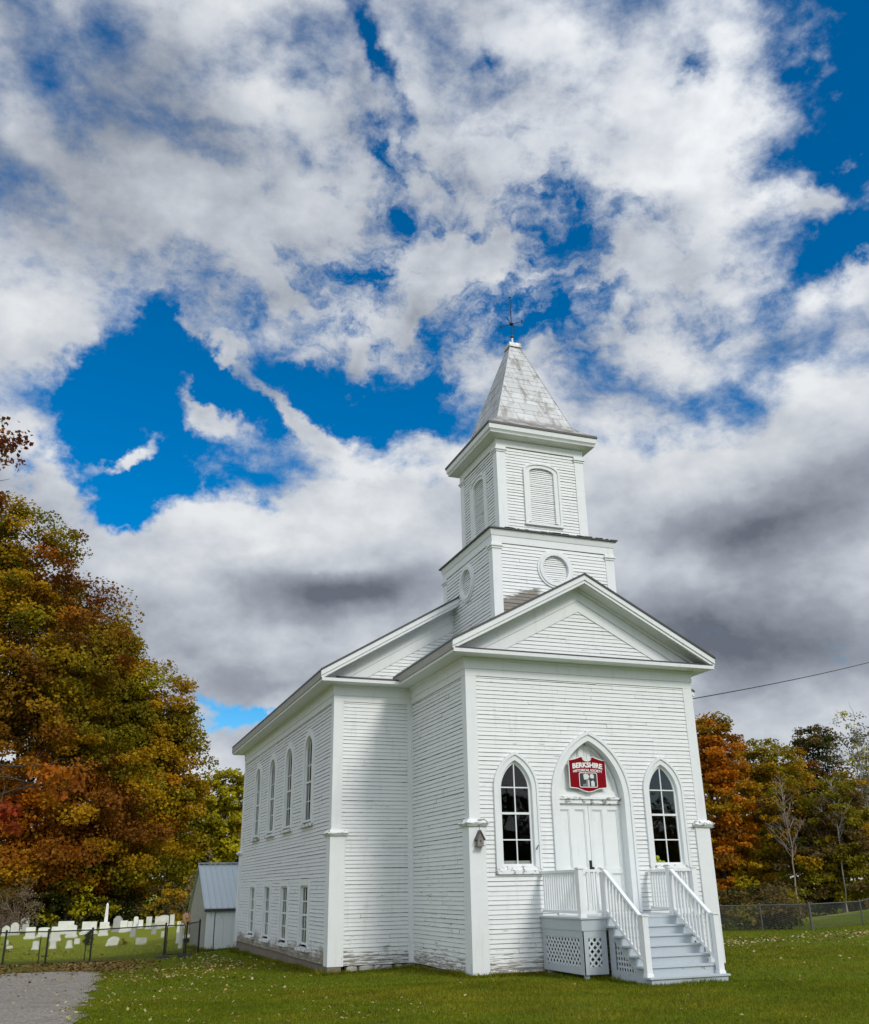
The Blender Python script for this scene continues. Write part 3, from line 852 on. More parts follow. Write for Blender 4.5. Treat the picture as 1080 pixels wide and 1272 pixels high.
# --- doorway
m = MB(); bb = lancet(C0, 1.05, .80, 3.40, 4.95, 20)
m.ring(arch_out, bb, FRONT, .075, -.02); m.ring(bb, arch_in, FRONT, .042, -.27)
door = m.build('doorway', 'trim_paint', church)
DY = -.25    # door plane, behind the wall face
m = MB(); m.frame_box(FRONT, C0 - .93, C0 + .93, 3.30, 3.40, DY, DY + .10); m.frame_box(FRONT, C0 - .95, C0 + .95, 3.40, 3.455, DY, DY + .14)
m.frame_box(FRONT, C0 - .93, C0 + .93, 3.275, 3.30, DY, DY + .06)
m.build('lintel', 'worn_trim_paint', door)
def leaf(u0, u1):
    mb = MB(); mb.frame_box(FRONT, u0, u1, .80, 3.28, DY - .04, DY)
    st = .095; mid = (u0 + u1) / 2
    rails = [(.80, 1.00), (1.68, 1.80), (3.16, 3.28)]
    for a, b in rails: mb.frame_box(FRONT, u0, u1, a, b, DY, DY + .036)
    for a, b in ((u0, u0 + st), (mid - .075, mid + .075), (u1 - st, u1)):
        for z0, z1 in ((1.00, 1.68), (1.80, 3.16)): mb.frame_box(FRONT, a, b, z0, z1, DY, DY + .0355)
    for a, b in ((u0 + st, mid - .075), (mid + .075, u1 - st)):
        for z0, z1 in ((1.00, 1.68), (1.80, 3.16)):
            o = [(a, z0), (a, z1), (b, z1), (b, z0)]; g = .022
            i = [(a + g, z0 + g), (a + g, z1 - g), (b - g, z1 - g), (b - g, z0 + g)]
            mb.ring(o, i, FRONT, DY + .020, DY + .001, closed=True)
    return mb.build('door_leaf', 'door_paint', door)
leaf(C0 - .91, C0 - .006)
lf = leaf(C0 + .006, C0 + .91)
m = MB(); m.frame_box(FRONT, C0 - .075, C0 - .005, 1.70, 1.98, DY + .02, DY + .045)
m.tube([F_pt(FRONT, C0 - .02, 1.80, DY + .03), F_pt(FRONT, C0 - .02, 1.80, DY + .10)], .014, 8); m.sphere(F_pt(FRONT, C0 - .02, 1.80, DY + .12), .032)
m.build('handle', 'black_iron', lf)
# boarded tympanum above the doors
m = MB(); m.add([F_pt(FRONT, u, z, DY) for u, z in lancet(C0, .93, 3.30, 3.40, 4.83, 16)], [tuple(range(2 * 16 + 3 + 2 - 2))] if False else [tuple(range(len(lancet(C0, .93, 3.30, 3.40, 4.83, 16))))])
m.frame_box(FRONT, C0 - .075, C0 - .004, 3.455, 4.72, DY, DY + .03); m.frame_box(FRONT, C0 + .004, C0 + .075, 3.455, 4.72, DY, DY + .0295)
def tri_panel(sg):
    o = [(C0 + sg * .075, 3.46), (C0 + sg * .90, 3.46), (C0 + sg * .80, 3.86), (C0 + sg * .60, 4.25), (C0 + sg * .33, 4.58), (C0 + sg * .075, 4.78)]
    cx = sum(u for u, z in o) / 6; cz = sum(z for u, z in o) / 6
    i = [(cx + (u - cx) * .76, cz + (z - cz) * .80) for u, z in o]
    j = [(cx + (u - cx) * .70, cz + (z - cz) * .745) for u, z in o]
    m.ring(o, i, FRONT, DY + .045, DY + .001, closed=True); m.ring(i, j, FRONT, DY + .022, DY + .001, closed=True)
tri_panel(1); tri_panel(-1)
m.build('tympanum', 'door_paint', door)

# --- side windows
def side_window(F, out, inn, c, arch, mirror=False):
    w = MB(); w.ring(out, inn, F, .055, -.07); wo = w.build('window', 'trim_paint', church)
    s = MB()
    if arch:
        sash = arched(c, .45, 3.33, 5.24, .46); s.ring(inn, sash, F, -.012, -.06); s.frame_box(F, c - .46, c + .46, 3.28, 3.34, -.06, -.013)
        strip_z(F, s, 4.38, 4.43, sash, -.055, -.008)
        for z in (3.86, 4.90): s.frame_box(F, c - .42, c + .42, z - .013, z + .013, -.045, -.020)
        for u in (-.14, .14): s.frame_box(F, c + u - .012, c + u + .012, 3.33, 5.62, -.044, -.021)
    else:
        sash = square(c, .425, .05, 1.495); s.ring(inn, sash, F, -.012, -.06); s.frame_box(F, c - .43, c + .43, 0., .05, -.06, -.013)
        s.frame_box(F, c - .40, c + .40, .74, .79, -.055, -.008)
        for z in (.40, 1.12): s.frame_box(F, c - .39, c + .39, z - .013, z + .013, -.045, -.020)
        for u in (-.13, .13): s.frame_box(F, c + u - .012, c + u + .012, .05, 1.47, -.044, -.021)
    s.build('sash', 'trim_paint', wo)
    s = MB(); pane(s, sash, F, -.033); s.build('glass_pane', 'window_glass', wo)
    s = MB(); s.frame_box(F, c - .42, c + .42, (4.4 if arch else .70), (5.8 if arch else 1.50), -.16, -.15) if int(c) % 2 else s.frame_box(F, c + .06, c + .42, (3.3 if arch else .03), (4.6 if arch else .95), -.16, -.15); s.build('curtain', 'cloth', wo)
    zb = out[0][1]
    s = MB(); s.frame_box(F, c - .72, c + .72, zb - .07, zb + .001, -.02, .115); s.build('sill', 'worn_trim_paint', wo)
for F in (LEFT_MAIN, RIGHT_MAIN):
    for c, (a, b), (p, q) in zip(up_c, side_up, side_lo):
        side_window(F, a, b, c, True); side_window(F, p, q, c, False)

# --- tower base
TC = (C0, 2.98)
def sq(h): return [(TC[0] - h, TC[1] + h), (TC[0] - h, TC[1] - h), (TC[0] + h, TC[1] - h), (TC[0] + h, TC[1] + h)]
def faces(h):
    return [((TC[0], TC[1] - h), (1, 0), (0, -1)), ((TC[0] - h, TC[1]), (0, 1), (-1, 0)), ((TC[0] + h, TC[1]), (0, 1), (1, 0)), ((TC[0], TC[1] + h), (1, 0), (0, 1))]
def pil4(mb, h, wid, out, z0, z1):
    for sx in (-1, 1):
        for sy in (-1, 1):
            xa, xb = sorted((TC[0] + sx * (h + out), TC[0] + sx * (h - wid))); ya, yb = sorted((TC[1] + sy * (h + out), TC[1] + sy * (h - wid)))
            mb.box(xa, xb, ya, yb, z0, z1)
def corner_boards(h, wid, out, z0, z1, parent):
    for sx in (-1, 1):
        for sy in (-1, 1):
            xa, xb = sorted((TC[0] + sx * (h + out), TC[0] + sx * (h - wid))); ya, yb = sorted((TC[1] + sy * (h + out), TC[1] + sy * (h - wid)))
            m = MB(); m.box(xa, xb, ya, yb, z0, z1); m.build('corner_board', 'trim_paint', parent)
H1 = 1.89
m = MB()
for i, F in enumerate(faces(H1)):
    siding(m, F, 7.2, 10.31, lambda z: (-H1 + .1, H1 - .1), holes=[outline_span([(-.52, 9.685 - .52)] + [(-math.sqrt(max(0, .5**2 - t * t)), 9.69 + t) for t in np.linspace(-.5, .5, 9)] + [(math.sqrt(max(0, .5**2 - t * t)), 9.69 + t) for t in np.linspace(.5, -.5, 9)] + [(.52, 9.17)]) if False else (lambda z: (-math.sqrt(.48**2 - (z - 9.69)**2), math.sqrt(.48**2 - (z - 9.69)**2)) if abs(z - 9.69) < .47 else None)], seed=40 + i)
tb = m.build('tower_base', ['tower_siding_paint', 'lap_shadow_grime'], church)
corner_boards(H1, .24, .03, 7.2, 10.14, tb)
m = MB()
pil4(m, H1, .265, .055, 10.14, 10.20); pil4(m, H1, .285, .085, 10.20, 10.245); pil4(m, H1, .26, .05, 10.245, 10.31)
m.sweep(sq(H1), [(-.02, 10.31), (.035, 10.31), (.035, 10.52), (-.02, 10.52)], True)
m.sweep(sq(H1), [(-.02, 10.52), (.05, 10.52), (.075, 10.62), (.085, 10.66), (.085, 10.70), (-.02, 10.70)], True)
m.build('cornice', 'trim_paint', tb)
m = MB()
h = H1 + .14
vs = []
for hh, z in ((h, 10.70), (h, 10.735), (1.30, 10.98)):
    vs += [(x, y, z) for x, y in sq(hh)]
fs = [(i * 4 + k, i * 4 + (k + 1) % 4, (i + 1) * 4 + (k + 1) % 4, (i + 1) * 4 + k) for i in range(2) for k in range(4)] + [(3, 2, 1, 0)]
m.add(vs, fs)
r = random.Random(9)
for k in range(26):      # lifted edges of the roofing along the front
    x = TC[0] - h + r.uniform(.1, 2 * h - .2); m.box(x, x + r.uniform(.06, .25), TC[1] - h - .012, TC[1] - h + .1, 10.737, 10.745 + r.uniform(.003, .02))
m.build('roof', 'dark_metal', tb)
def round_louver(F, parent):
    o = circle(0, 9.69, .56); i1 = circle(0, 9.69, .50); i2 = circle(0, 9.69, .40)
    mb = MB(); mb.ring(o, i1, F, .05, -.02, closed=True); mb.ring(i1, i2, F, .075, -.06, closed=True)
    lo = mb.build('louver', 'trim_paint', parent)
    mb = MB(); siding(mb, F, 9.29, 10.09, lambda z: (-math.sqrt(max(0, .42**2 - (z - 9.69)**2)), math.sqrt(max(0, .42**2 - (z - 9.69)**2))), expo=.062, lip=.022, base=-.03, seed=3)
    mb.build('slats', ['tower_siding_paint', 'lap_shadow_grime'], lo)
# --- belfry
H2 = 1.405
m = MB()
bel_out = arched(0, .60, 11.20, 12.92, .25); bel_mid = arched(0, .53, 11.24, 12.91, .21); bel_in = arched(0, .40, 11.30, 12.87, .15)
for i, F in enumerate(faces(H2)):
    siding(m, F, 10.80, 13.58, lambda z: (-H2 + .1, H2 - .1), holes=[outline_span(bel_out, .06)], seed=50 + i, expo=.095)
bf = m.build('belfry', ['tower_siding_paint', 'lap_shadow_grime'], church)
corner_boards(H2, .25, .035, 10.8, 13.40, bf)
m = MB()
pil4(m, H2, .275, .06, 13.40, 13.455); pil4(m, H2, .295, .09, 13.455, 13.50); pil4(m, H2, .27, .055, 13.50, 13.575)
m.sweep(sq(H2), [(-.02, 13.575), (.045, 13.575), (.045, 13.80), (-.02, 13.80)], True)
m.sweep(sq(H2), [(-.02, 13.80), (.33, 13.86), (.345, 13.90), (.30, 13.93), (-.02, 13.93)], True)
m.sweep(sq(H2), [(.30, 13.93), (.33, 13.93), (.372, 13.97), (.385, 14.10), (.385, 14.15), (.30, 14.15)], True)
m.build('cornice', 'trim_paint', bf)
m = MB(); m.sweep(sq(H2), [(.37, 14.152), (.40, 14.118), (.41, 14.118), (.41, 14.185), (.37, 14.19)], True); m.build('drip_edge', 'dark_metal', bf)
for F in faces(H1)[:3]: round_louver(F, church)
for F in faces(H2):
    mb = MB(); mb.ring(bel_out, bel_mid, F, .075, -.02); mb.ring(bel_mid, bel_in, F, .045, -.07); mb.frame_box(F, -.62, .62, 11.16, 11.225, -.02, .09)
    lo = mb.build('louver', 'trim_paint', church)
    mb = MB(); sp = outline_span(arched(0, .42, 11.24, 12.87, .15)); siding(mb, F, 11.24, 13.02, lambda z: sp(z) or (0, 0), expo=.062, lip=.022, base=-.035, seed=8)
    mb.build('slats', ['tower_siding_paint', 'lap_shadow_grime'], lo)
# --- spire
m = MB()
prof = [(1.78, 14.155), (1.79, 14.195), (1.56, 14.36), (1.38, 14.52), (1.25, 14.70), (.17, 18.02)]
vs = []
for hh, z in prof: vs += [(x, y, z) for x, y in sq(hh)]
fs = [(i * 4 + k, i * 4 + (k + 1) % 4, (i + 1) * 4 + (k + 1) % 4, (i + 1) * 4 + k) for i in range(len(prof) - 1) for k in range(4)] + [(3, 2, 1, 0)]
m.add(vs, fs)
for k in range(4):    # folded hip seams
    pts = [(sq(hh)[k][0], sq(hh)[k][1], z) for hh, z in prof[1:]]; m.tube(pts, .018, 5)
for (hh, z) in [(1.25 - (zz - 14.7) * .325, zz) for zz in (15.15, 15.6, 16.05, 16.5, 16.95, 17.4, 17.8)]:
    m.sweep(sq(hh), [(-.01, z - .012), (.012, z - .016), (.004, z + .01), (-.01, z + .01)], True)
spire = m.build('spire', 'spire_metal', church)
m = MB(); m.box(TC[0] - .23, TC[0] + .23, TC[1] - .23, TC[1] + .23, 17.99, 18.03); m.box(TC[0] - .21, TC[0] + .21, TC[1] - .21, TC[1] + .21, 18.03, 18.15); m.build('cap', 'spire_metal', spire)
# weathervane
m = MB(); m.tube([(TC[0], TC[1], 18.42), (TC[0], TC[1], 19.1), (TC[0], TC[1], 20.06)], [.016, .016, .011], 8)
m.sphere((TC[0], TC[1], 20.07), .032); m.sphere((TC[0], TC[1], 19.48), .025, 8); m.sphere((TC[0], TC[1], 19.0), .075, 10, sz=.7)
vane = m.build('weathervane', 'black_iron', church)
m = MB(); m.tube([(TC[0], TC[1], 18.14), (TC[0], TC[1], 18.44)], .032, 10); m.build('pipe', 'pipe_white', vane)
m = MB(); m.sphere((TC[0], TC[1], 18.50), .062, 12); m.build('ball', 'dark_metal', vane)

FONT_CACHE = {}
def text_mesh(txt, size, bold=0., spacing=1.):
    cu = bpy.data.curves.new('lettering', 'FONT'); cu.body = txt; cu.size = size; cu.extrude = .006; cu.align_x = 'CENTER'; cu.offset = bold
    cu.space_character = spacing; cu.resolution_u = 3
    ob = bpy.data.objects.new('lettering', cu); COL.objects.link(ob)
    dg = bpy.context.evaluated_depsgraph_get()
    me = ob.evaluated_get(dg).to_mesh()
    vs = [v.co.copy() for v in me.vertices]; fs = [tuple(p.vertices) for p in me.polygons]
    ob.evaluated_get(dg).to_mesh_clear(); bpy.data.objects.remove(ob); bpy.data.curves.remove(cu)
    return vs, fs
for k, ch in enumerate('NESW'):
    a = R_(135 - 90 * k); d = Vector((math.cos(a), math.sin(a), 0)); c = Vector((TC[0], TC[1], 19.0))
    m = MB(); m.tube([c, c + d * .30], .011, 6)
    vs, fs = text_mesh(ch, .14, .006)
    m.add([c + d * (.37 + v.x * .95) + Vector((0, 0, v.y - .05)) + Vector((-d.y, d.x, 0)) * v.z for v in vs], fs)
    m.build('compass_arm', 'black_iron', vane)

# ------------------------------------------------------------------ sign over the doors
SY = .115
SF = ((C0, SY), (1, 0), (0, -1))
sign = None
def sign_outline(g=0.):
    w, t, b = .525 - g, 4.345 - g, 3.665 + g
    pts = [(-w, b), (-w, t)]
    for i in range(1, 7): x = -w + (w - .17) * i / 6; pts.append((x, t + .085 * (i / 6) ** 1.6))
    for i in range(0, 9):
        a = math.pi * i / 8; pts.append((-.13 * math.cos(a), t + .075 - .095 * math.sin(a) ** .7 * 1.0))
    for i in range(6, -1, -1): x = w - (w - .17) * i / 6; pts.append((x, t + .085 * (i / 6) ** 1.6))
    pts += [(w, b), (.30, b - .02), (.12, b - .085), (0, b - .105), (-.12, b - .085), (-.30, b - .02)]
    return pts
m = MB(); m.prism(sign_outline(), SF, 0, .02)
sign = m.build('sign', 'sign_white', None)
tag(sign, 'dark red historical society sign with white lettering inside the arch above the doors', 'sign')
m = MB(); m.prism(sign_outline(.02), SF, .012, .0245); m.build('panel', 'sign_red', sign)
def lettering(txt, size, z, width, bow, name, bold=.004, d=.026):
    vs, fs = text_mesh(txt, size, bold)
    xs = [v.x for v in vs]; k = width / (max(xs) - min(xs)); c = (max(xs) + min(xs)) / 2
    mb = MB(); mb.add([F_pt(SF, (v.x - c) * k, z + v.y - bow * ((v.x - c) * k) ** 2, d + v.z * .4) for v in vs], fs); mb.build(name, 'sign_white', sign)
lettering('BERKSHIRE', .165, 4.165, .84, .22, 'lettering', .007)
lettering('HISTORICAL SOCIETY', .082, 4.065, .82, .22, 'lettering', .0025)
def rrect(hw, z0, z1, r, n=5):
    pts = []
    for cx, cz, a0 in ((hw - r, z1 - r, 0), (-hw + r, z1 - r, 90), (-hw + r, z0 + r, 180), (hw - r, z0 + r, 270)):
        for i in range(n + 1): a = R_(a0 + 90 * i / n); pts.append((cx + r * math.cos(a), cz + r * math.sin(a)))
    return pts
m = MB(); m.prism(rrect(.255, 3.675, 4.035, .04), SF, .0245, .0285); pic = m.build('picture', 'sign_white', sign)
m = MB(); m.prism(rrect(.238, 3.692, 4.018, .03), SF, .0285, .0305, 0)
m.prism([(-.06, 3.70), (-.06, 3.86), (.02, 3.90), (.02, 3.70)], SF, .0305, .032, 1)
m.prism([(-.12, 3.86), (-.14, 3.98), (-.07, 4.01), (.0, 3.99), (.04, 3.93), (-.02, 3.87)], SF, .0305, .032, 2)
m.prism([(.06, 3.90), (.05, 3.99), (.12, 4.005), (.165, 3.96), (.15, 3.89)], SF, .0305, .032, 2)
m.prism([(-.015, 3.695), (-.015, 3.85), (.025, 3.85), (.025, 3.695)], SF, .032, .033, 2)
m.prism([(.07, 3.70), (.07, 3.82), (.13, 3.85), (.17, 3.80), (.17, 3.70)], SF, .0305, .032, 2)
m.prism([(-.16, 3.70), (-.16, 3.75), (-.07, 3.77), (-.07, 3.70)], SF, .0305, .032, 1)
m.build('photograph', ['photo_dark', 'photo_mid', 'photo_pale'], pic)

# ------------------------------------------------------------------ porch
PX0, PX1, PY, ZD, ZK = 1.66, 4.70, -1.99, .79, -.31
SX0, SX1 = 2.27, 4.05
porch = thing('porch', 'small grey painted wooden porch with white railings and front steps', 'porch', (3.2, -1.5, -.42))
m = MB(); m.box(PX0 - .03, PX1 + .03, PY - .03, .0 - .06, ZD - .035, ZD)
m.build('deck', 'tread_paint', porch)
m = MB()
m.box(PX0, PX0 + .04, PY + .0, -.06, ZD - .26, ZD - .035); m.box(PX1 - .04, PX1, PY, -.06, ZD - .26, ZD - .035); m.box(PX0 + .04, PX1 - .04, PY, PY + .04, ZD - .26, ZD - .036)
for x, y in ((PX0 + .1, PY + .1), (PX1 - .1, PY + .1), (PX0 + .1, -.2), (PX1 - .1, -.2), (3.2, PY + .3)): m.box(x - .045, x + .045, y - .045, y + .045, -.8, ZD - .04)
m.build('deck_frame', 'grey_porch_paint', porch)
def clip_line(p, d, u0, u1, z0, z1):
    t0, t1 = -1e9, 1e9
    for a, b, lo, hi in ((p[0], d[0], u0, u1), (p[1], d[1], z0, z1)):
        if abs(b) < 1e-9:
            if a < lo or a > hi: return None
            continue
        q = sorted(((lo - a) / b, (hi - a) / b)); t0 = max(t0, q[0]); t1 = min(t1, q[1])
    return (t0, t1) if t1 - t0 > .02 else None
def lattice(mb, F, u0, u1, z0, z1, pitch, wid, diag=True):
    dirs = ((.7071, .7071, -.006), (.7071, -.7071, -.014)) if diag else ((1, 0, -.006), (0, 1, -.014))
    for dx, dz, dep in dirs:
        nx, nz = -dz, dx; L = (u1 - u0) + (z1 - z0)
        k = -L
        while k < L:
            p = ((u0 + u1) / 2 + nx * k, (z0 + z1) / 2 + nz * k); q = clip_line(p, (dx, dz), u0, u1, z0, z1)
            if q:
                a = (p[0] + dx * q[0], p[1] + dz * q[0]); b = (p[0] + dx * q[1], p[1] + dz * q[1]); h = wid / 2
                mb.prism([(a[0] + nx * h, a[1] + nz * h), (b[0] + nx * h, b[1] + nz * h), (b[0] - nx * h, b[1] - nz * h), (a[0] - nx * h, a[1] - nz * h)], F, dep - .007, dep)
            k += pitch
def skirt(F, u0, u1, z0, z1, mg, pitch):
    o = [(u0, z0), (u0, z1), (u1, z1), (u1, z0)]; i = [(u0 + mg[0], z0 + mg[1]), (u0 + mg[0], z1 - mg[2]), (u1 - mg[0], z1 - mg[2]), (u1 - mg[0], z0 + mg[1])]
    mb = MB(); mb.ring(o, i, F, 0., -.03, closed=True); sk = mb.build('skirt', 'grey_porch_paint', porch)
    mb = MB(); lattice(mb, F, i[0][0] - .02, i[2][0] + .02, i[0][1] - .02, i[1][1] + .02, pitch, .042); mb.build('lattice', 'lattice_paint', sk)
FL = ((PX0 + .012, 0), (0, 1), (-1, 0)); FP = ((0, PY + .012), (1, 0), (0, -1)); FR = ((PX1 - .012, 0), (0, 1), (1, 0))
skirt(FL, PY + .012, -.07, ZK, ZD - .262, (.17, .15, .14), .105)
skirt(FP, PX0 + .014, SX0 - .03, ZK, ZD - .262, (.13, .15, .14), .105)
m = MB(); m.frame_box(FR, PY + .012, -.07, ZK, ZD - .262, -.03, 0); m.build('skirt', 'grey_porch_paint', porch)  # unseen right side made solid to keep light out from under the deck
skirt(FP, SX1 + .03, PX1 - .014, ZK, ZD - .262, (.13, .15, .14), .105)
# steps
RISE, RUN = .177, .262
m = MB(); k2 = MB()
for i in range(6):
    z = ZD - RISE * (i + 1); y1 = PY - RUN * i; y0 = y1 - RUN
    m.box(SX0 - .045, SX1 + .045, y0 - .03, y1 - (.005 if i == 0 else .0) + .0, z - .032, z)
    k2.box(SX0, SX1, y0 + .0, y0 + .02, z - RISE + (0 if i < 5 else -.06), z - .033)
k2.box(SX0, SX1, PY - .02, PY - .002, ZD - RISE, ZD - .036)
steps = m.build('step', 'tread_paint', porch)
k2.build('risers', 'grey_porch_paint', steps)
YB = PY - RUN * 6
for X, sg in ((SX0 + .018, -1), (SX1 - .018, 1)):
    F = ((X, 0), (0, 1), (sg, 0)); mb = MB()
    zb = -.55
    # closed stringer: boards round a three-cornered lattice opening
    ta, tb, tc = (PY - .22, .33), (PY - .22, -.22), (PY - .98, -.22)
    def low(y): return ta[1] + (y - ta[0]) * (ta[1] - tc[1]) / (ta[0] - tc[0])
    def piece(y0, y1, z0a, z0b, zt): mb.prism([(y0, z0a), (y0, zt), (y1, zt), (y1, z0b)], F, -.02, 0)
    for i in range(6):
        yb = PY - RUN * i + (.022 if i else -.006); ya = PY - RUN * (i + 1) + .022; zt = ZD - RISE * (i + 1) - .034
        cuts = sorted({ya, yb} | {q for q in (ta[0], tc[0]) if ya < q < yb})
        for p, q in zip(cuts[:-1], cuts[1:]):
            mid = (p + q) / 2
            if tc[0] < mid < ta[0]: piece(p, q, low(p), low(q), zt)
            else: piece(p, q, zb, zb, zt)
    piece(tc[0], ta[0], zb, zb, tb[1])
    st = mb.build('stringer', 'grey_porch_paint', porch)
    mb = MB()
    for q in np.arange(tc[0], ta[0], .10):
        zt = ta[1] + (q - ta[0]) * (ta[1] - tc[1]) / (ta[0] - tc[0])
        if zt - tb[1] > .03: mb.prism([(q - .02, tb[1] - .01), (q - .02, zt), (q + .02, zt + .03), (q + .02, tb[1] - .01)], F, -.034, -.024)
    for q in np.arange(tb[1] + .07, ta[1], .10):
        yl = tc[0] + (q - tc[1]) * (ta[0] - tc[0]) / (ta[1] - tc[1])
        mb.prism([(yl, q - .02), (yl + .03, q + .02), (ta[0] + .01, q + .02), (ta[0] + .01, q - .02)], F, -.048, -.036)
    mb.build('lattice', 'lattice_paint', st)
# railings
def newel(x, y, z0, z1, w=.062):
    mb = MB(); mb.box(x - w, x + w, y - w, y + w, z0, z1); mb.box(x - w - .018, x + w + .018, y - w - .018, y + w + .018, z1, z1 + .03)
    mb.box(x - w - .014, x + w + .014, y - w - .014, y + w + .014, z0, z0 + .05)
    return mb.build('newel_post', 'rail_paint', porch)
def railing(a, b, za, zb, lo=.07, hi=.90, pitch=.112):
    """from a to b (x,y); za, zb floor heights"""
    A = Vector((*a, 0)); B = Vector((*b, 0)); d = (B - A); L = d.length; d.normalize(); n = Vector((-d.y, d.x, 0))
    mb = MB()
    def bar(h0, h1, w):
        vs = []
        for P, z in ((A, za), (B, zb)):
            for s in (-1, 1):
                for h in (h0, h1): q = P + n * w * s; vs.append((q.x, q.y, z + h))
        mb.add(vs, [(0, 1, 3, 2), (4, 6, 7, 5), (0, 4, 5, 1), (2, 3, 7, 6), (1, 5, 7, 3), (0, 2, 6, 4)])
    bar(hi, hi + .055, .042); bar(lo, lo + .06, .026)
    rl = mb.build('railing', 'rail_paint', porch)
    k = max(1, round(L / pitch))
    for i in range(1, k):
        t = i / k; P = A + (B - A) * t; z = za + (zb - za) * t; mb = MB(); h = .0175
        vs = []
        for zz in (z + lo + .06 - abs(zb - za) / L * h, z + hi + .0 + abs(zb - za) / L * h):
            vs += [tuple(P + d * sx * h + n * sy * h + Vector((0, 0, zz))) for sx, sy in ((-1, -1), (1, -1), (1, 1), (-1, 1))]
        mb.add(vs, [(0, 1, 5, 4), (1, 2, 6, 5), (2, 3, 7, 6), (3, 0, 4, 7), (4, 5, 6, 7), (3, 2, 1, 0)])
        mb.build('baluster', 'rail_paint', rl)
ix = .075
newel(PX0 + ix, PY + ix, ZD, 1.755); newel(PX1 - ix, PY + ix, ZD, 1.755)
newel(SX0 + .045, PY + ix, ZD, 1.755); newel(SX1 - .045, PY + ix, ZD, 1.755)
NY = PY - 5.35 * RUN
newel(SX0 + .045, NY, -.271, .83); newel(SX1 - .045, NY, -.271, .83)
g = .062
railing((PX0 + ix, -.07), (PX0 + ix, PY + ix + g), ZD, ZD); railing((PX1 - ix, PY + ix + g), (PX1 - ix, -.07), ZD, ZD)
railing((PX0 + ix + g, PY + ix), (SX0 + .045 - g, PY + ix), ZD, ZD); railing((SX1 - .045 + g, PY + ix), (PX1 - ix - g, PY + ix), ZD, ZD)
for x in (SX0 + .045, SX1 - .045):
    railing((x, PY + ix - g), (x, NY + g), ZD + .04, -.10, lo=.03, hi=.86, pitch=.118)

# ------------------------------------------------------------------ small things on the church
def apple(c, r, label):
    mb = MB(); prof = []
    for i in range(13):
        t = math.pi * i / 12; q = r * math.sin(t) * (1 + .05 * math.cos(t)); z = -r * .92 * math.cos(t)
        if i == 12: q, z = 1e-4, r * .72
        if i == 11: z = r * .84
        if i == 0: q, z = 1e-4, -r * .80
        prof.append((q, z))
    mb.lathe((c[0], c[1], c[2] + r * .88), prof, 14)
    o = mb.build('apple', 'apple_skin', None, smooth=True); tag(o, label, 'apple', 'green apples in the window')
    s = MB(); s.tube([(c[0], c[1], c[2] + r * 1.55), (c[0] + .008, c[1], c[2] + r * 1.95)], .004, 5); s.build('stem', 'bark', o)
AZ = 1.8755
ax = WR - .36
apple((ax + .065, .19, AZ), .062, 'green apple nearest the left side of the right window, at the bottom of the pile')
apple((ax + .195, .20, AZ), .062, 'green apple at the bottom of the pile, directly below the top apple to its right')
apple((ax + .305, .19, AZ), .050, 'smallest green apple, at the right end of the pile by the window bar')
apple((ax + .135, .195, AZ + .095), .066, 'green apple resting on top of the pile in the right window')

bh = (.165, -.062 - .085)
bird = thing('birdhouse', 'small weathered grey birdhouse hanging below the left front pilaster cap', 'birdhouse', (bh[0], bh[1], 2.30))
m = MB(); m.box(bh[0] - .075, bh[0] + .075, bh[1] - .06, bh[1] + .065, 2.31, 2.46)
m.prism([(-.075, 2.46), (0, 2.60), (.075, 2.46)], ((bh[0], bh[1]), (1, 0), (0, -1)), -.064, .058)
m.build('body', 'weathered_wood', bird)
m = MB()
for sg in (-1, 1):
    m.prism([(sg * .105, 2.42), (0, 2.625), (0, 2.65), (sg * .115, 2.435)], ((bh[0], bh[1]), (1, 0), (0, -1)), -.08, .09)
m.build('roof', 'birdhouse_roof', bird)
m = MB(); m.box(bh[0] - .10, bh[0] + .10, bh[1] - .09, bh[1] + .075, 2.295, 2.31); m.tube([(bh[0], bh[1] - .06, 2.37), (bh[0], bh[1] - .12, 2.37)], .006, 6); m.build('floor', 'weathered_wood', bird)
m = MB(); m.tube([(bh[0], bh[1] - .0605, 2.41), (bh[0], bh[1] - .064, 2.41)], .022, 10); m.build('entrance', 'photo_dark', bird)
m = MB(); m.tube([(bh[0], bh[1], 2.64), (bh[0] + .004, bh[1], 2.70), (bh[0], bh[1], 2.76)], .005, 5); m.build('hook', 'dark_metal', bird)

# power line, its insulator and pole
m = MB(); A = Vector((W + .16, .25, 6.06)); B = Vector((29.4, 11.6, 11.95)); pts = []
for i in range(41):
    t = i / 40; p = A.lerp(B, t); p.z -= 4 * .16 * t * (1 - t); pts.append(p)
m.tube(pts, .014, 5); wire = m.build('power_line', 'fence_black', None); tag(wire, 'dark overhead wire running from the church corner up to the right', 'wire')
m = MB(); m.tube([(W + .02, .10, 6.26), (W + .17, .22, 6.26)], .016, 6); m.lathe((W + .13, .19, 6.26), [(.05, -.05), (.06, -.01), (.04, .02), (.045, .05), (.015, .08)], 10); m.build('insulator', 'fence_black', church)
pl = thing('utility_pole', 'brown wooden utility pole carrying the overhead wire', 'pole', (29.4, 11.6, -.6))
m = MB(); m.tube([(29.4, 11.6, -1.2), (29.4, 11.6, 13.0)], [.17, .11], 10); m.build('shaft', 'pole_wood', pl)
m = MB(); m.box(28.3, 30.5, 11.4, 11.52, 11.82, 11.94); m.build('crossarm', 'pole_wood', pl)

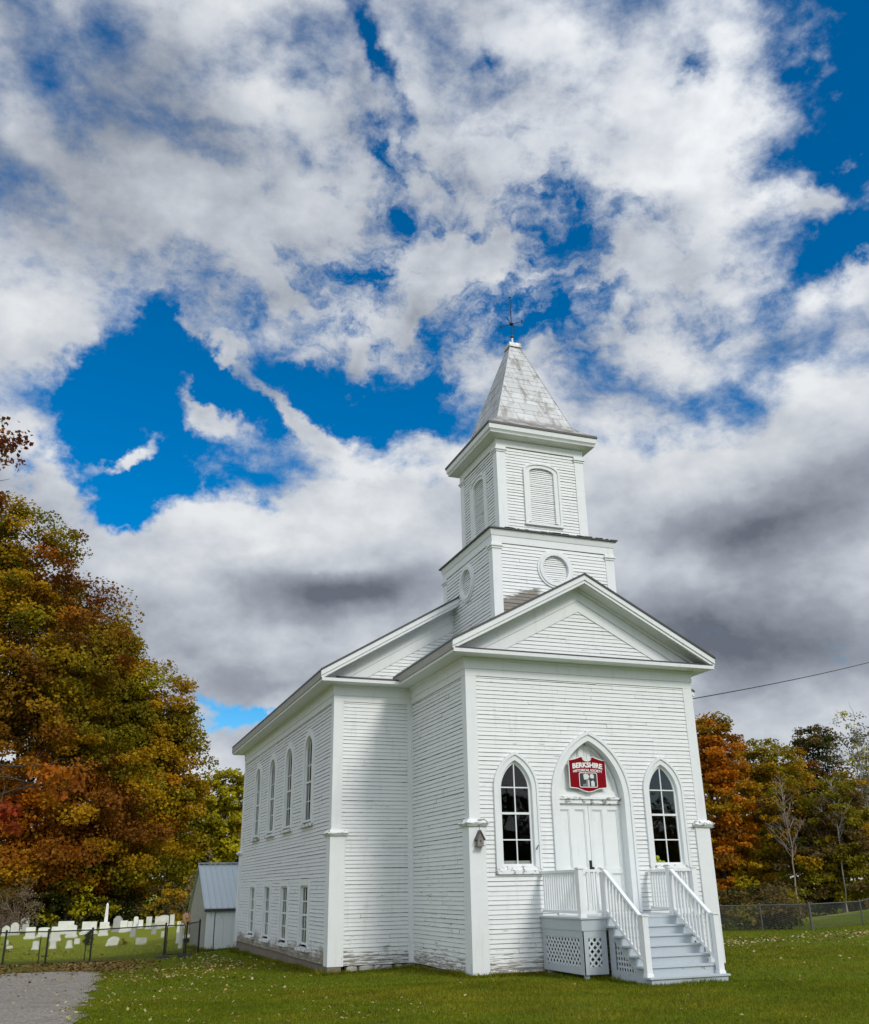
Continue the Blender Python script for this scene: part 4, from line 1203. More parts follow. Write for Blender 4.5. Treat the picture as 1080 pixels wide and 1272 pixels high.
# ------------------------------------------------------------------ shed
SXa, SXb, SYa, SYb = -3.25, 2.2, 20.5, 25.6
SE, SR, SRY, SG = .86, 2.50, 23.4, -1.25
shed = thing('shed', 'small white plank shed with blue grey metal roof behind the church', 'shed', (-.5, 23, -1.0))
m = MB()
FG = ((SXa, 0), (0, 1), (-1, 0)); FB = ((0, SYa), (1, 0), (0, -1))
r = random.Random(3)
def roofz(y): return SE + .02 + (SR - SE) * (1 - abs(y - SRY) / (SRY - SYa + .0)) if y <= SRY else SR - (SR - SE) * (y - SRY) / (SYb - SRY + .25)
y = SYa
while y < SYb - .01:
    y2 = min(y + r.uniform(.18, .26), SYb); o = r.uniform(0, .008)
    poly = [(y, SG), (y, .42), (y2 - .008, .42), (y2 - .008, SG)]; m.prism(poly, FG, -.03, o)
    ys = [y] + ([SRY] if y < SRY < y2 else []) + [y2 - .008]
    m.prism([(y, .425)] + [(q, roofz(q) - .10) for q in ys] + [(y2 - .008, .425)], FG, -.02, .022 + o); y = y2
m.build('wall', 'shed_plank', shed)
m = MB(); x = SXa
m.box(SXa + .03, SXb, SYb - .04, SYb, SG, SE - .1); m.box(SXb - .04, SXb, SYa + .03, SYb - .04, SG, SE)
while x < SXb:
    x2 = x + r.uniform(.28, .40)
    if not (-2.85 < x2 and x < -1.55): m.frame_box(FB, x + .004, x2, SG, SE - .02, -.03, r.uniform(-.004, .006))
    x = x2
m.frame_box(FB, -3.24, -2.92, SG + .25, SE - .02, 0.007, .02); m.frame_box(FB, -2.93, -1.5, SE - .14, SE - .02, .002, .02)
m.build('wall', 'shed_white', shed)
m = MB(); x = -2.88
for k in range(4):
    m.frame_box(FB, x, x + .335, -.98 + r.uniform(0, .08), SE - .15, -.015, .012 + r.uniform(0, .004)); x += .34
sdoor = m.build('door', 'shed_white', shed)
m = MB(); m.frame_box(FB, -1.62, -1.56, -.10, .0, .014, .04); m.build('latch', 'black_iron', sdoor)
m = MB()
def slope(y0, z0, y1, z1, t=.03):
    m.add([(SXa - .12, y0, z0), (SXb + .12, y0, z0), (SXb + .12, y1, z1), (SXa - .12, y1, z1), (SXa - .12, y0, z0 + t), (SXb + .12, y0, z0 + t), (SXb + .12, y1, z1 + t), (SXa - .12, y1, z1 + t)],
          [(3, 2, 1, 0), (4, 5, 6, 7), (0, 1, 5, 4), (1, 2, 6, 5), (2, 3, 7, 6), (3, 0, 4, 7)])
    x = SXa - .10
    while x < SXb + .12:
        m.add([(x - .012, y0, z0 + t), (x + .012, y0, z0 + t), (x + .012, y1, z1 + t), (x - .012, y1, z1 + t), (x - .012, y0, z0 + t + .05), (x + .012, y0, z0 + t + .05), (x + .012, y1, z1 + t + .05), (x - .012, y1, z1 + t + .05)],
              [(4, 5, 6, 7), (0, 1, 5, 4), (1, 2, 6, 5), (3, 0, 4, 7)])
        x += .235
slope(SYa - .18, SE - .10, SRY, SR); slope(SYb + .35, SE - .22, SRY + .001, SR)
m.box(SXa - .13, SXb + .13, SRY - .09, SRY + .09, SR + .05, SR + .095)
m.build('roof', 'shed_roof', shed)
m = MB(); m.box(SXa - .10, SXb + .1, SYa - .16, SYa - .13, SE - .20, SE - .09); m.build('trim', 'dark_metal', shed)

# ------------------------------------------------------------------ chain-link fences
def fence_run(parent, pts, h, post_r, rail_r, pm, nm, posts=None, gap=()):
    for i, (x, y) in enumerate(pts):
        z = float(gz(x, y)); mb = MB(); mb.tube([(x, y, z - .3), (x, y, z + h + .04)], post_r, 8); mb.sphere((x, y, z + h + .05), post_r * 1.2, 6); mb.build('post', pm, parent)
    rl = MB(); net = MB()
    for i, (a, b) in enumerate(zip(pts[:-1], pts[1:])):
        if i in gap: continue
        za, zb = float(gz(*a)), float(gz(*b))
        rl.tube([(*a, za + h), (*b, zb + h)], rail_r, 6)
        net.add([(*a, za + .04), (*b, zb + .04), (*b, zb + h), (*a, za + h)], [(0, 1, 2, 3)])
    rl.build('top_rail', pm, parent); net.build('netting', nm, parent)
fl = thing('chain_link_fence', 'low black chain link fence with a small gate in front of the gravestones', 'fence', (-8.5, 19.0, -1.0))
pts = [(-22.0, 20.4), (-19.0, 20.2), (-16.0, 20.0), (-13.3, 19.8), (-10.55, 19.4), (-9.1, 19.1), (-7.58, 18.6), (-5.03, 17.9), (-4.28, 17.75), (-3.55, 19.9)]
fence_run(fl, pts, 1.12, .035, .022, 'fence_black', 'netting_black', gap=(7,))
m = MB()
for x in (-10.75, -9.35, -7.75): m.tube([(x, 19.5, -1.2), (x, 19.3, .0)], .02, 6)
m.build('brace', 'fence_black', fl)
def gate():
    a, b = Vector((-4.97, 17.89, 0)), Vector((-4.34, 17.77, 0)); z0, z1 = -.70, .27
    mb = MB(); c = [(a.x, a.y, z0), (b.x, b.y, z0), (b.x, b.y, z1), (a.x, a.y, z1)]
    for i in range(4): mb.tube([c[i], c[(i + 1) % 4]], .02, 6)
    g_ = mb.build('gate', 'fence_black', fl)
    mb = MB(); mb.add(c, [(0, 1, 2, 3)]); mb.build('netting', 'netting_black', g_)
    mb = MB(); mb.box(b.x - .05, b.x + .05, b.y - .05, b.y, -.30, -.18); mb.build('latch', 'fence_black', g_)
    for x, y in ((-5.05, 17.88), (-4.30, 17.72)):
        mb = MB(); z = float(gz(x, y)); mb.box(x - .24, x + .20, y - .12, y + .12, z - .05, z + .10); mb.build('footing', 'dark_metal', fl)
gate()
fr = thing('chain_link_fence', 'grey galvanised chain link fence along the edge of the right woods', 'fence', (22, 16.5, -.6))
pts = [(8.0, 27.0), (12.5, 22.7), (16.0, 19.4), (18.6, 17.4), (20.6, 16.4), (22.3, 15.2), (27.4, 17.6), (32.0, 19.8), (37.0, 22.2), (42.0, 24.5)]
fence_run(fr, pts, 1.05, .036, .024, 'fence_galv', 'netting_galv')
for x, y in ((22.3, 15.2),):
    z = float(gz(x, y)); m = MB(); m.tube([(x, y, z), (x, y, z + 1.12)], .055, 8); m.build('corner_post', 'fence_galv', fr)
m = MB(); m.tube([(22.3, 15.2, -.1), (27.4, 17.6, -.1)], .018, 6); m.build('middle_rail', 'fence_galv', fr)

# ------------------------------------------------------------------ gravestones
def tablet_poly(kind, w, h):
    a = w / 2
    if kind == 'flat': return [(-a, 0), (-a, h), (a, h), (a, 0)]
    if kind == 'round': return [(-a, 0)] + [(-a * math.cos(math.pi * i / 14), h - a * .9 + a * .9 * math.sin(math.pi * i / 14)) for i in range(15)] + [(a, 0)]
    if kind == 'low': return [(-a, 0)] + [(-a * math.cos(math.pi * i / 12), h * .86 + h * .14 * math.sin(math.pi * i / 12)) for i in range(13)] + [(a, 0)]
    if kind == 'shoulder':
        return [(-a, 0), (-a, h * .80), (-a * .72, h * .82)] + [(-a * .72 * math.cos(math.pi * i / 12), h * .82 + h * .18 * math.sin(math.pi * i / 12)) for i in range(1, 12)] + [(a * .72, h * .82), (a, h * .80), (a, 0)]
    if kind == 'cross': return [(-a, 0), (-a, h * .78), (-a * .55, h * .92), (-a * .2, h), (a * .3, h * .96), (a, h * .8), (a, 0)]
def gravestone(x, y, w, h, kind, mat, label, lean=0., base=True, rot=None):
    r = random.Random(int(x * 37 + y * 11)); z = float(gz(x, y))
    root = thing('gravestone', label, 'gravestone', (x, y, z), 'gravestones in the graveyard')
    a = math.radians(-8 + r.uniform(-6, 6)) if rot is None else rot
    U = (math.cos(a), math.sin(a)); Nn = (U[1], -U[0]); F = ((x, y), U, Nn); bh_ = .14 if h > .5 else .08
    t = .075 if h > .3 else .06
    if base:
        mb = MB(); mb.prism([(-w * .62, z - .15), (-w * .62, z + bh_ - .015), (-w * .58, z + bh_), (w * .58, z + bh_), (w * .62, z + bh_ - .015), (w * .62, z - .15)], F, -t - .10, t + .10); mb.build('base', mat, root)
        zb = z + bh_
    else: zb = z - .1; h = h + .1
    poly = [(u + lean * q, zb + q) for u, q in tablet_poly(kind, w, h - (bh_ if base else 0))]
    mb = MB(); mb.prism(poly, F, -t, t)
    mb.build('tablet', mat, root)
    return root
STONES = [
 (-12.07,49.7,.50,.66,'cross','pale_marble','small stained gravestone with a broken top at the far left end of the back row',.06),
 (-11.56,50.9,.56,.80,'shoulder','pale_marble','lichen spotted gravestone leaning beside the tall white slab on the left',-.05),
 (-11.15,55.6,.62,1.0,'low','white_marble','tallest white slab of the left cluster, standing behind the spotted stone',0),
 (-10.41,44.1,.60,.68,'flat','white_marble','flat topped white gravestone in front of the left cluster',0),
 (-9.70,46.3,.74,.58,'low','white_marble','wide white gravestone with a low curved top near the first fence post',0),
 (-8.97,40.3,.56,.78,'flat','white_marble','square white gravestone on a broad stepped base behind the second fence post',0),
 (-8.45,49.9,1.10,.82,'flat','white_marble','very wide white monument slab standing behind another stone',0),
 (-8.10,44.2,.62,.74,'low','white_marble','gravestone with carved round border in front of the very wide slab',0),
 (-7.05,47.4,1.00,.78,'flat','white_marble','broad white block left of the obelisk with a ridge on top',0),
 (-9.76,31.6,.30,.40,'flat','white_marble','small white marker on its own in the grass, leftmost of the near row',0),
 (-8.99,32.0,.30,.42,'flat','white_marble','small white marker right behind the middle fence post',0),
 (-8.25,31.9,.28,.38,'round','white_marble','small round topped marker in the near row beside a dark flower pot',0),
 (-7.85,35.8,.32,.28,'flat','white_marble','low white block beside the dark little yew bush',0),
 (-10.98,33.4,.30,.14,'flat','white_marble','lowest white block, almost flat in the grass behind the left fence post',0),
 (-11.35,37.6,.24,.26,'low','pale_marble','tiny grey marker at the left edge near the fence corner',0),
 (-6.31,43.6,.54,.80,'flat','white_marble','square white gravestone standing in front of the obelisk',0),
 (-5.31,48.1,.62,1.0,'shoulder','grey_granite','tall grey gravestone with an arched top right of the obelisk',0),
 (-5.00,46.6,.50,.72,'flat','white_marble','white gravestone overlapping the front of the tall grey arched stone',0),
 (-4.55,47.6,.32,.62,'flat','white_marble','narrow white slab at the right side of the tall grey arched stone',0),
 (-3.95,51.7,.34,.80,'round','white_marble','slim white gravestone with a fully round top in the middle of the back row',0),
 (-3.65,51.2,.34,.56,'flat','white_marble','short square gravestone next to the slim round topped one',0),
 (-3.30,48.8,.40,.80,'flat','pale_marble','left one of a pair of grey streaked slabs right of the round topped stone',0),
 (-2.80,48.0,.42,.80,'flat','pale_marble','right one of a pair of grey streaked slabs left of the lichen covered wide stone',0),
 (-3.60,40.6,.30,.58,'flat','grey_granite','grey narrow stone in shade standing in front of the streaked pair',0),
 (-4.89,38.9,.32,.50,'flat','grey_granite','dull grey stone tilted in the grass before the middle of the row',.06),
 (-2.35,48.6,.68,.84,'low','pale_marble','wide lichen covered gravestone behind the gate post',0),
 (-1.70,50.0,.34,.80,'flat','pale_marble','tan coloured narrow gravestone beside the yellow shrub',0),
 (-2.19,40.7,.20,.62,'flat','white_marble','thin upright white slab seen edge on behind the gate',0),
 (-6.36,31.4,.62,.44,'cross','white_marble','slanting white stone fallen over near the obelisk, with a small plant beside it',.35),
 (-4.99,30.5,.58,.32,'flat','pale_marble','low wide stone with dark lettering stains in the open grass',0),
 (-3.45,36.0,.32,.32,'flat','white_marble','small white block half hidden by the left gate post',0),
 (-3.35,28.9,.34,.50,'flat','white_marble','clean bright white marker directly behind the gate',0),
 (-2.80,30.7,.42,.30,'low','white_marble','low white stone behind the gate latch next to green plants',0),
 (-3.75,24.6,.16,1.05,'flat','white_marble','tall thin white post stone right against the shed corner',0),
]
for (x, y, w_, h_, kd, mt, lb, ln) in STONES:
    gravestone(x, y, w_ * .88, h_ * .95, kd, mt, lb, ln, base=h_ > .34 and kd != 'cross')
def big_red():
    x, y = -.75, 47.5; z = float(gz(x, y)); root = thing('gravestone', 'large reddish brown granite gravestone at the right end of the back row', 'gravestone', (x, y, z), 'gravestones in the graveyard')
    F = ((x, y), (1, -.1), (-.1, -1)); mb = MB(); mb.prism([(-.62, z - .1), (-.62, z + .16), (.62, z + .16), (.62, z - .1)], F, -.25, .25); mb.build('base', 'grey_granite', root)
    mb = MB(); mb.prism([(u, z + .16 + q) for u, q in tablet_poly('low', 1.0, .72)], F, -.12, .12); mb.build('tablet', 'red_granite', root)
big_red()
def obelisk():
    x, y = -5.9, 52.5; z = float(gz(x, y)); root = thing('obelisk', 'slim white obelisk rising above the rows of gravestones', 'obelisk', (x, y, z))
    mb = MB(); mb.box(x - .32, x + .32, y - .32, y + .32, z - .1, z + .25); mb.box(x - .24, x + .24, y - .24, y + .24, z + .25, z + .50); mb.build('base', 'white_marble', root)
    mb = MB(); vs = []
    for h_, q in ((.50, .12), (1.62, .08), (1.75, .003)): vs += [(x - q, y - q, z + h_), (x + q, y - q, z + h_), (x + q, y + q, z + h_), (x - q, y + q, z + h_)]
    mb.add(vs, [(i * 4 + k, i * 4 + (k + 1) % 4, (i + 1) * 4 + (k + 1) % 4, (i + 1) * 4 + k) for i in range(2) for k in range(4)] + [(8, 9, 10, 11)]); mb.build('shaft', 'white_marble', root)
obelisk()

# ------------------------------------------------------------------ trees
OLIVE = (.21, .175, .008); GOLD = (.38, .22, .006); ORANGE = (.46, .15, .006); RUST = (.20, .075, .008); RED = (.30, .035, .012)
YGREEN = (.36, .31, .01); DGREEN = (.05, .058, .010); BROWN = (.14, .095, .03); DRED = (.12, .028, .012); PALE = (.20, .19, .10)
def leaf_cloud(blobs, n_clusters, per, size, pal, seed, fill=.25, flat=.55, rc=.8, shell=.5, bands=None, wpow=2 / 3):
    """leaf-sized faces in clumps through ellipsoids. pal: list of (colour, weight); bands: extra (centre, radius, colour)"""
    r = np.random.RandomState(seed)
    B = np.array([(x, y, z, rx, rx * .9 if len(b) < 6 else b[5], rz) for b in blobs for (x, y, z, rx, rz) in [b[:5]]])
    wgt = (B[:, 3] * B[:, 4] * B[:, 5]) ** wpow; wgt /= wgt.sum()
    bi = r.choice(len(B), n_clusters, p=wgt); b = B[bi]
    d = r.normal(size=(n_clusters, 3)); d /= np.linalg.norm(d, axis=1)[:, None]
    rad = shell + (1 - shell) * r.rand(n_clusters) ** .6
    inside = r.rand(n_clusters) < fill; rad[inside] = r.rand(inside.sum()) * shell
    cc = b[:, :3] + d * b[:, 3:6] * rad[:, None]
    rcl = rc * r.uniform(.55, 1.3, n_clusters)
    cols = np.array([p[0] for p in pal]); pw = np.array([p[1] for p in pal], float); pw /= pw.sum()
    # colour drifts through the crown: pick by smooth field + random
    ph = r.uniform(0, 6.28, 6); ext = B[:, 3].max()
    fld = np.sin(cc[:, 0] / ext * 2.3 + ph[0]) + np.sin(cc[:, 2] / ext * 2.6 + ph[1]) + np.sin((cc[:, 0] + cc[:, 2]) / ext * 4.1 + ph[2]) * .7
    fld = (fld - fld.min()) / (np.ptp(fld) + 1e-6); fld = np.clip(fld * .75 + r.normal(0, .16, n_clusters) + .12, 0, .999)
    ci = np.searchsorted(np.cumsum(pw), fld); ci = np.clip(ci, 0, len(cols) - 1)
    ccol = cols[ci] * r.uniform(.8, 1.2, (n_clusters, 1))
    if bands:
        for (c, R0, col) in bands:
            q = np.exp(-((cc - np.array(c)) ** 2).sum(1) / R0 ** 2)[:, None]; ccol = ccol * (1 - q) + np.array(col) * q
    n = n_clusters * per
    k = np.repeat(np.arange(n_clusters), per)
    e = r.normal(size=(n, 3)); e /= np.linalg.norm(e, axis=1)[:, None]; e *= (r.rand(n) ** .45)[:, None]
    e[:, 2] *= flat
    P = cc[k] + e * rcl[k][:, None]
    nr = d[k] * .5 + np.array([0, 0, .55]) + r.normal(0, .55, (n, 3)); nr /= np.linalg.norm(nr, axis=1)[:, None]
    a = np.cross(nr, r.normal(size=(n, 3))); a /= np.linalg.norm(a, axis=1)[:, None]; bb = np.cross(nr, a)
    s = size * r.uniform(.6, 1.35, (n, 1))
    V = np.stack([P - a * s * .5, P + bb * s * .42 + nr * s * .10, P + a * s * .5, P - bb * s * .42 + nr * s * .10], 1).reshape(-1, 3)
    Fq = np.arange(n * 4).reshape(-1, 4)
    col = ccol[k] * r.uniform(.75, 1.25, (n, 1)); col = np.clip(col * r.uniform(.93, 1.07, (n, 3)), 0, .6)
    return V, Fq, col, cc, bi
def bend(a, b, r, n=5, amt=.08):
    a, b = Vector(a), Vector(b); L = (b - a).length; pts = []
    for i in range(n + 1):
        t = i / n; p = a.lerp(b, t); w = math.sin(math.pi * t) * L * amt
        pts.append(p + Vector((r.uniform(-1, 1) * w, r.uniform(-1, 1) * w, r.uniform(-.3, 1) * w)))
    pts[0] = a; pts[-1] = b
    return pts
def tree(label, base, blobs, n_clusters, per, size, pal, seed, trunk_r=.26, limbs=14, bark='bark', group='trees round the church', twigs=0, name='tree', cat='tree', sink=.3, **kw):
    r = random.Random(seed); bx, by = base; bz = float(gz(bx, by))
    root = thing(name, label, cat, (bx, by, bz), group)
    V, Fq, col, cc, bi = leaf_cloud(blobs, n_clusters, per, size, pal, seed, **kw)
    cx = float(np.mean([b[0] for b in blobs])); cy = float(np.mean([b[1] for b in blobs])); top = float(np.mean([b[2] for b in blobs])) * .75 + .25 * max(b[2] for b in blobs)
    m = MB(); P0 = Vector((bx, by, bz - sink)); P1 = Vector((cx * .6 + bx * .4, cy * .6 + by * .4, top)); H = top - bz
    tp = bend(P0, P1, r, 8, .02); m.tube(tp, [trunk_r * (1.25 if i == 0 else 1) * (1 - .85 * i / 8) for i in range(9)], 8)
    tr = m.build('trunk', bark, root)
    m = MB()
    for i in range(limbs):
        c = cc[r.randrange(len(cc))]; t = r.uniform(.15, .85); s = tp[int(t * 8)]
        if c[2] < s.z - 1: s = tp[max(1, int(t * 3))]
        rr = trunk_r * .42 * (1 - t * .6)
        pts = bend(s, c, r, 5, .07); m.tube(pts, [rr * (1 - .85 * j / 5) for j in range(6)], 5)
        for q in range(twigs):
            s2 = pts[r.randrange(2, 6)]; e2 = s2 + Vector((r.uniform(-1, 1), r.uniform(-1, 1), r.uniform(-.2, .9))) * r.uniform(.5, 1.3)
            m.tube(bend(s2, e2, r, 3, .08), [.022, .014, .009, .004], 4)
    if m.v: m.build('limbs', bark, tr)
    np_mesh('crown', V, Fq, 'foliage', tint=col, origin=(cx, cy, bz), parent=root)
    return root
# left mass
tree('huge olive and rust maple, the tallest crown of the left woods', (-12.0, 60.5),
     [(-15.7,59.1,26.5,5.4,6.3),(-12.0,59.3,19.9,6.3,6.6),(-14.4,59.2,13.7,6.6,7.6),(-9.0,59.4,9.0,6.1,5.6),(-10.9,59.4,5.3,6.7,3.4),(-5.4,59.3,4.6,3.8,2.9),(-19.5,60.2,18.0,6.1,9.8),(-18.6,60.2,27.1,3.9,4.9),(-13.4,58.9,2.4,5.5,2.0)],
     1000, 190, .25, [(OLIVE,2.8),(GOLD,1.6),(RUST,2.2),(ORANGE,.5)], 101, .34, 26, rc=1.5, flat=.55, fill=.2, group='trees of the left woods', bands=[((-13.5,56,7.5),4.2,ORANGE),((-14.8,56,13),3.8,RUST),((-8,56,17),3.6,OLIVE)])
tree('broad golden olive maple right of the tallest crown, overhanging the graveyard', (-5.0, 66.5),
     [(-8.2,65.5,21.2,3.2,3.4),(-4.2,65.4,15.8,4.3,5.3),(-2.2,65.3,10.2,4.2,5.2),(-2.8,65.3,5.3,4.2,3.2),(-12.3,65.5,24.4,2.7,3.0),(-7.9,66.3,14.9,4.9,6.1),(-4.7,65.0,2.6,3.9,2.0)],
     820, 190, .25, [(OLIVE,3.4),(GOLD,1.9),(YGREEN,1.2),(ORANGE,.2)], 102, .32, 20, rc=1.4, flat=.55, fill=.2, group='trees of the left woods', bands=[((-2.0,62,12),2.6,GOLD)])
tree('yellow green tree standing behind the shed and church corner', (3.3, 70.5),
     [(3.8,70,8.8,3.0,3.6),(4.8,69.9,4.6,2.9,3.4),(1.4,70.3,5.2,2.9,4.4),(3.3,70.1,2.5,2.9,2.7),(7.0,70.5,5.5,3,4)],
     460, 75, .30, [(YGREEN,3.4),(OLIVE,1.4),(GOLD,.9)], 103, .4, 12, rc=.95, group='trees of the left woods')
# right mass
tree('bright orange maple nearest the right side of the church', (33.2, 35.4),
     [(33.1,35.1,9.9,2.2,2.9),(33.5,34.8,6.3,2.3,3.2),(33.5,34.8,2.9,2.4,2.8),(32.0,35.8,2.4,2.3,2.3),(31.0,36.5,7.0,2.2,3.6)],
     480, 110, .185, [(OLIVE,.9),(GOLD,1.7),(ORANGE,2.3),(RUST,.5)], 111, .3, 16, rc=.75, flat=.42, group='trees of the right woods', bands=[((33.5,33,8.6),1.7,ORANGE),((33.8,33,1.5),1.6,YGREEN),((33.6,34.5,12.2),1.3,OLIVE)])
tree('olive green tree with gold patches in the middle of the right woods', (39.8, 39.0),
     [(40.0,38.6,8.7,2.6,2.9),(39.9,38.6,4.6,2.9,3.2),(39.1,39.3,1.7,2.9,2.2),(43.5,40.5,8.6,2.6,2.8),(37.0,39,9.2,2.0,2.6)],
     420, 100, .185, [(OLIVE,1.8),(GOLD,1.6),(ORANGE,.7),(DGREEN,.4)], 112, .3, 14, rc=.7, group='trees of the right woods')
tree('dark brown tree whose round head rises above the right woods', (49.0, 43.2),
     [(49.0,42.7,12.0,2.0,1.8),(48.9,42.8,8.6,2.7,3.2),(48.5,43,5,2.6,3)],
     260, 75, .20, [(BROWN,1.6),(DGREEN,1.4),(RUST,.8)], 113, .3, 14, rc=.7, group='trees of the right woods', fill=.15)
tree('thin pale birch with a white trunk and few leaves at the right edge', (42.9, 31.8),
     [(42.8,32.0,10.6,1.5,2.2),(43.0,31.9,7.8,1.4,2.1),(44.2,32.2,9.5,1.3,2.4)],
     170, 20, .15, [(PALE,2),(YGREEN,.8)], 114, .17, 34, bark='pale_bark', rc=.5, group='trees of the right woods', twigs=3)
tree('drab olive tree standing behind the right fence at the edge of the woods', (38.0, 30.2),
     [(38.1,29.6,4.9,2.2,2.6),(38.3,29.5,2.0,2.6,2.2),(36.4,31.1,2.2,2.0,2.2),(40.5,31.5,5.6,2.4,2.8),(36.5,32.5,5.2,2.2,2.6)],
     600, 80, .17, [(OLIVE,1.7),(BROWN,1.3),(GOLD,.7),(DGREEN,.6)], 115, .22, 14, rc=.6, group='trees of the right woods', bark='pink_bark', twigs=2)
tree('golden brown tree just outside the right edge of the woods', (47.3, 33.6),
     [(47.3,33.3,6.4,2.9,3.3),(47.2,33.4,2.8,3.4,3.2)], 300, 70, .2, [(OLIVE,1.5),(GOLD,1.4),(BROWN,1)], 116, .3, 10, rc=.75, group='trees of the right woods')
# bare young tree in front of the right woods
def bare_tree(label, base, h, seed, bark, spread=1.2, n=26, lean=(0, 0), r0=.07, start=.42):
    r = random.Random(seed); bx, by = base; bz = float(gz(bx, by)); root = thing('bare_tree', label, 'tree', (bx, by, bz), 'trees of the right woods')
    m = MB(); tp = bend((bx, by, bz - .2), (bx + lean[0], by + lean[1], bz + h), r, 10, .012); m.tube(tp, [r0 * (1 - .9 * i / 10) for i in range(11)], 7); t_ = m.build('trunk', bark, root)
    m = MB()
    for i in range(n):
        t = start + (1 - start) * (i / n); s = tp[0].lerp(tp[-1], t); a = r.uniform(0, 6.28); L = spread * (1.15 - t) * 2.0 * r.uniform(.6, 1.1)
        e = s + Vector((math.cos(a) * L * .62, math.sin(a) * L * .62, L * r.uniform(.6, 1.0))); p = bend(s, e, r, 5, .06)
        m.tube(p, [r0 * .38 * (1 - t * .5) * (1 - .85 * j / 5) for j in range(6)], 5)
        for q in range(7):
            s2 = p[r.randrange(1, 6)]; e2 = s2 + (e - s).normalized() * r.uniform(.2, .6) * L * .5 + Vector((r.uniform(-1, 1), r.uniform(-1, 1), r.uniform(0, .8))) * L * .22
            m.tube([s2, (s2 + e2) / 2 + Vector((0, 0, .03)), e2], [.011, .008, .004], 4)
    m.build('limbs', bark, t_)
bare_tree('leafless young tree with a pinkish trunk in front of the orange woods', (28.7, 23.5), 7.6, 31, 'pink_bark', 1.05, 30, r0=.055)
bare_tree('leafless pale tree with long upswept branches right of the pinkish one', (36.9, 29.0), 8.2, 33, 'pale_bark', 1.3, 24, lean=(.5, 0), r0=.055, start=.55)
# near red maple at the left edge
tree('near red leaved maple reaching in from the left edge of the drive', (-14.6, 4.2),
     [(-11.75,3.7,12.5,.75,1.1),(-11.5,3.9,11.0,.4,.5),(-10.2,3.8,3.2,.9,.7),(-9.4,3.9,4.1,.8,.5),(-11.6,3.7,5.2,1.2,1.4),(-12.8,3.6,8.0,1.5,2.4),(-13.0,3.5,11.2,1.3,2.0),(-15.5,4.5,10,3.2,4.5)],
     300, 20, .12, [(DRED,2),(RUST,2.),(ORANGE,1.0),(RED,.8)], 121, .26, 60, group='trees along the drive', rc=.42, twigs=5, shell=.2, wpow=.33, bands=[((-10.1,3.8,3.1),1.0,RED),((-9.4,3.9,4.3),.9,ORANGE)])
# shrubs at the wood's foot
def shrub(label, base, blobs, nc, per, size, pal, seed, bark='bark', stems=18, grp='shrubs behind the gravestones', **kw):
    r = random.Random(seed); bx, by = base; bz = float(gz(bx, by)); root = thing('shrub', label, 'shrub', (bx, by, bz), grp)
    V, Fq, col, cc, bi = leaf_cloud(blobs, nc, per, size, pal, seed, **kw); m = MB()
    for i in range(stems):
        c = cc[r.randrange(len(cc))]; m.tube(bend((bx + r.uniform(-.3, .3), by + r.uniform(-.3, .3), bz - .1), c, r, 4, .08), [.035, .028, .02, .012, .005], 5)
    m.build('stems', bark, root); np_mesh('leaves', V, Fq, 'foliage', tint=col, origin=(bx, by, bz), parent=root)
shrub('dry brown twiggy bush behind the left end of the gravestones', (-11.9, 53.3), [(-11.9,53.3,1.0,2.2,1.9),(-13.6,53.5,.8,1.8,1.6)], 150, 40, .11, [((.20,.15,.10),2),(BROWN,1)], 201, 'pink_bark', 90, rc=.6)
shrub('yellow green leafy thicket below the dark maple', (-8.4, 58.5), [(-8.4,58.5,.9,2.6,1.7),(-6.2,58.8,.6,2.2,1.4),(-9.4,58.2,1.8,1.5,1.2)], 110, 34, .2, [(YGREEN,2),(DGREEN,1.2),(OLIVE,1)], 202, rc=.6)
shrub('bright yellow shrub behind the right end of the gravestones', (-1.9, 52.8), [(-1.9,52.8,.7,1.2,1.3),(-.9,53.1,.5,1.0,1.1)], 50, 34, .16, [(GOLD,2),((.3,.2,.02),1.6)], 203, rc=.4)
shrub('tall straggly brown sapling thicket beside the shed', (-2.2, 33.5), [(-2.2,33.5,1.2,.9,1.7),(-1.6,33.8,2.4,.7,1.2)], 48, 22, .11, [((.20,.16,.08),2),(GOLD,.7)], 204, 'pink_bark', 50, rc=.5)
shrub('small dark round yew bush among the gravestones', (-7.35, 33.6), [(-7.35,33.6,-.68,.26,.38)], 26, 60, .06, [(DGREEN,1)], 205, stems=4, rc=.14, grp='plants among the gravestones')
shrub('low green plant beside the slanting fallen stone', (-5.75, 31.2), [(-5.75,31.2,-.82,.16,.22)], 10, 40, .06, [(DGREEN,1),(OLIVE,1)], 206, stems=4, rc=.1, grp='plants among the gravestones')
shrub('low green plants at the foot of the stone behind the gate', (-2.95, 29.2), [(-2.95,29.2,-.75,.30,.2)], 14, 40, .06, [(DGREEN,1),(OLIVE,1)], 207, stems=4, rc=.12, grp='plants among the gravestones')
# undergrowth and the deep woods behind, one mass each
def mass(name, label, blobs, nc, per, size, pal, seed, **kw):
    V, Fq, col, cc, bi = leaf_cloud(blobs, nc, per, size, pal, seed, **kw)
    o = np_mesh(name, V, Fq, 'foliage', tint=col, origin=(blobs[0][0], blobs[0][1], -1)); tag(o, label, 'woods' if name == 'woods' else 'undergrowth', kind='stuff')
bl = [(x, 82 + .3 * abs(x + 8), 4.0, 4.6, 7.0) for x in np.arange(-95, 6, 4.4)]
mass('woods', 'deep dark woods closing the view behind the left maples', bl, 2200, 40, .42, [(DGREEN,2.2),(OLIVE,1.2),(RUST,.5)], 301, rc=1.3, shell=.3)
bl = [(x, 48 - (x - 30) * .12, 4.2, 3.2, 5.6) for x in np.arange(22, 68, 3.2)]
mass('woods', 'deep woods closing the view behind the right trees', bl, 1500, 44, .36, [(DGREEN,1.8),(OLIVE,1.4),(GOLD,.5)], 302, rc=1.1, shell=.3)
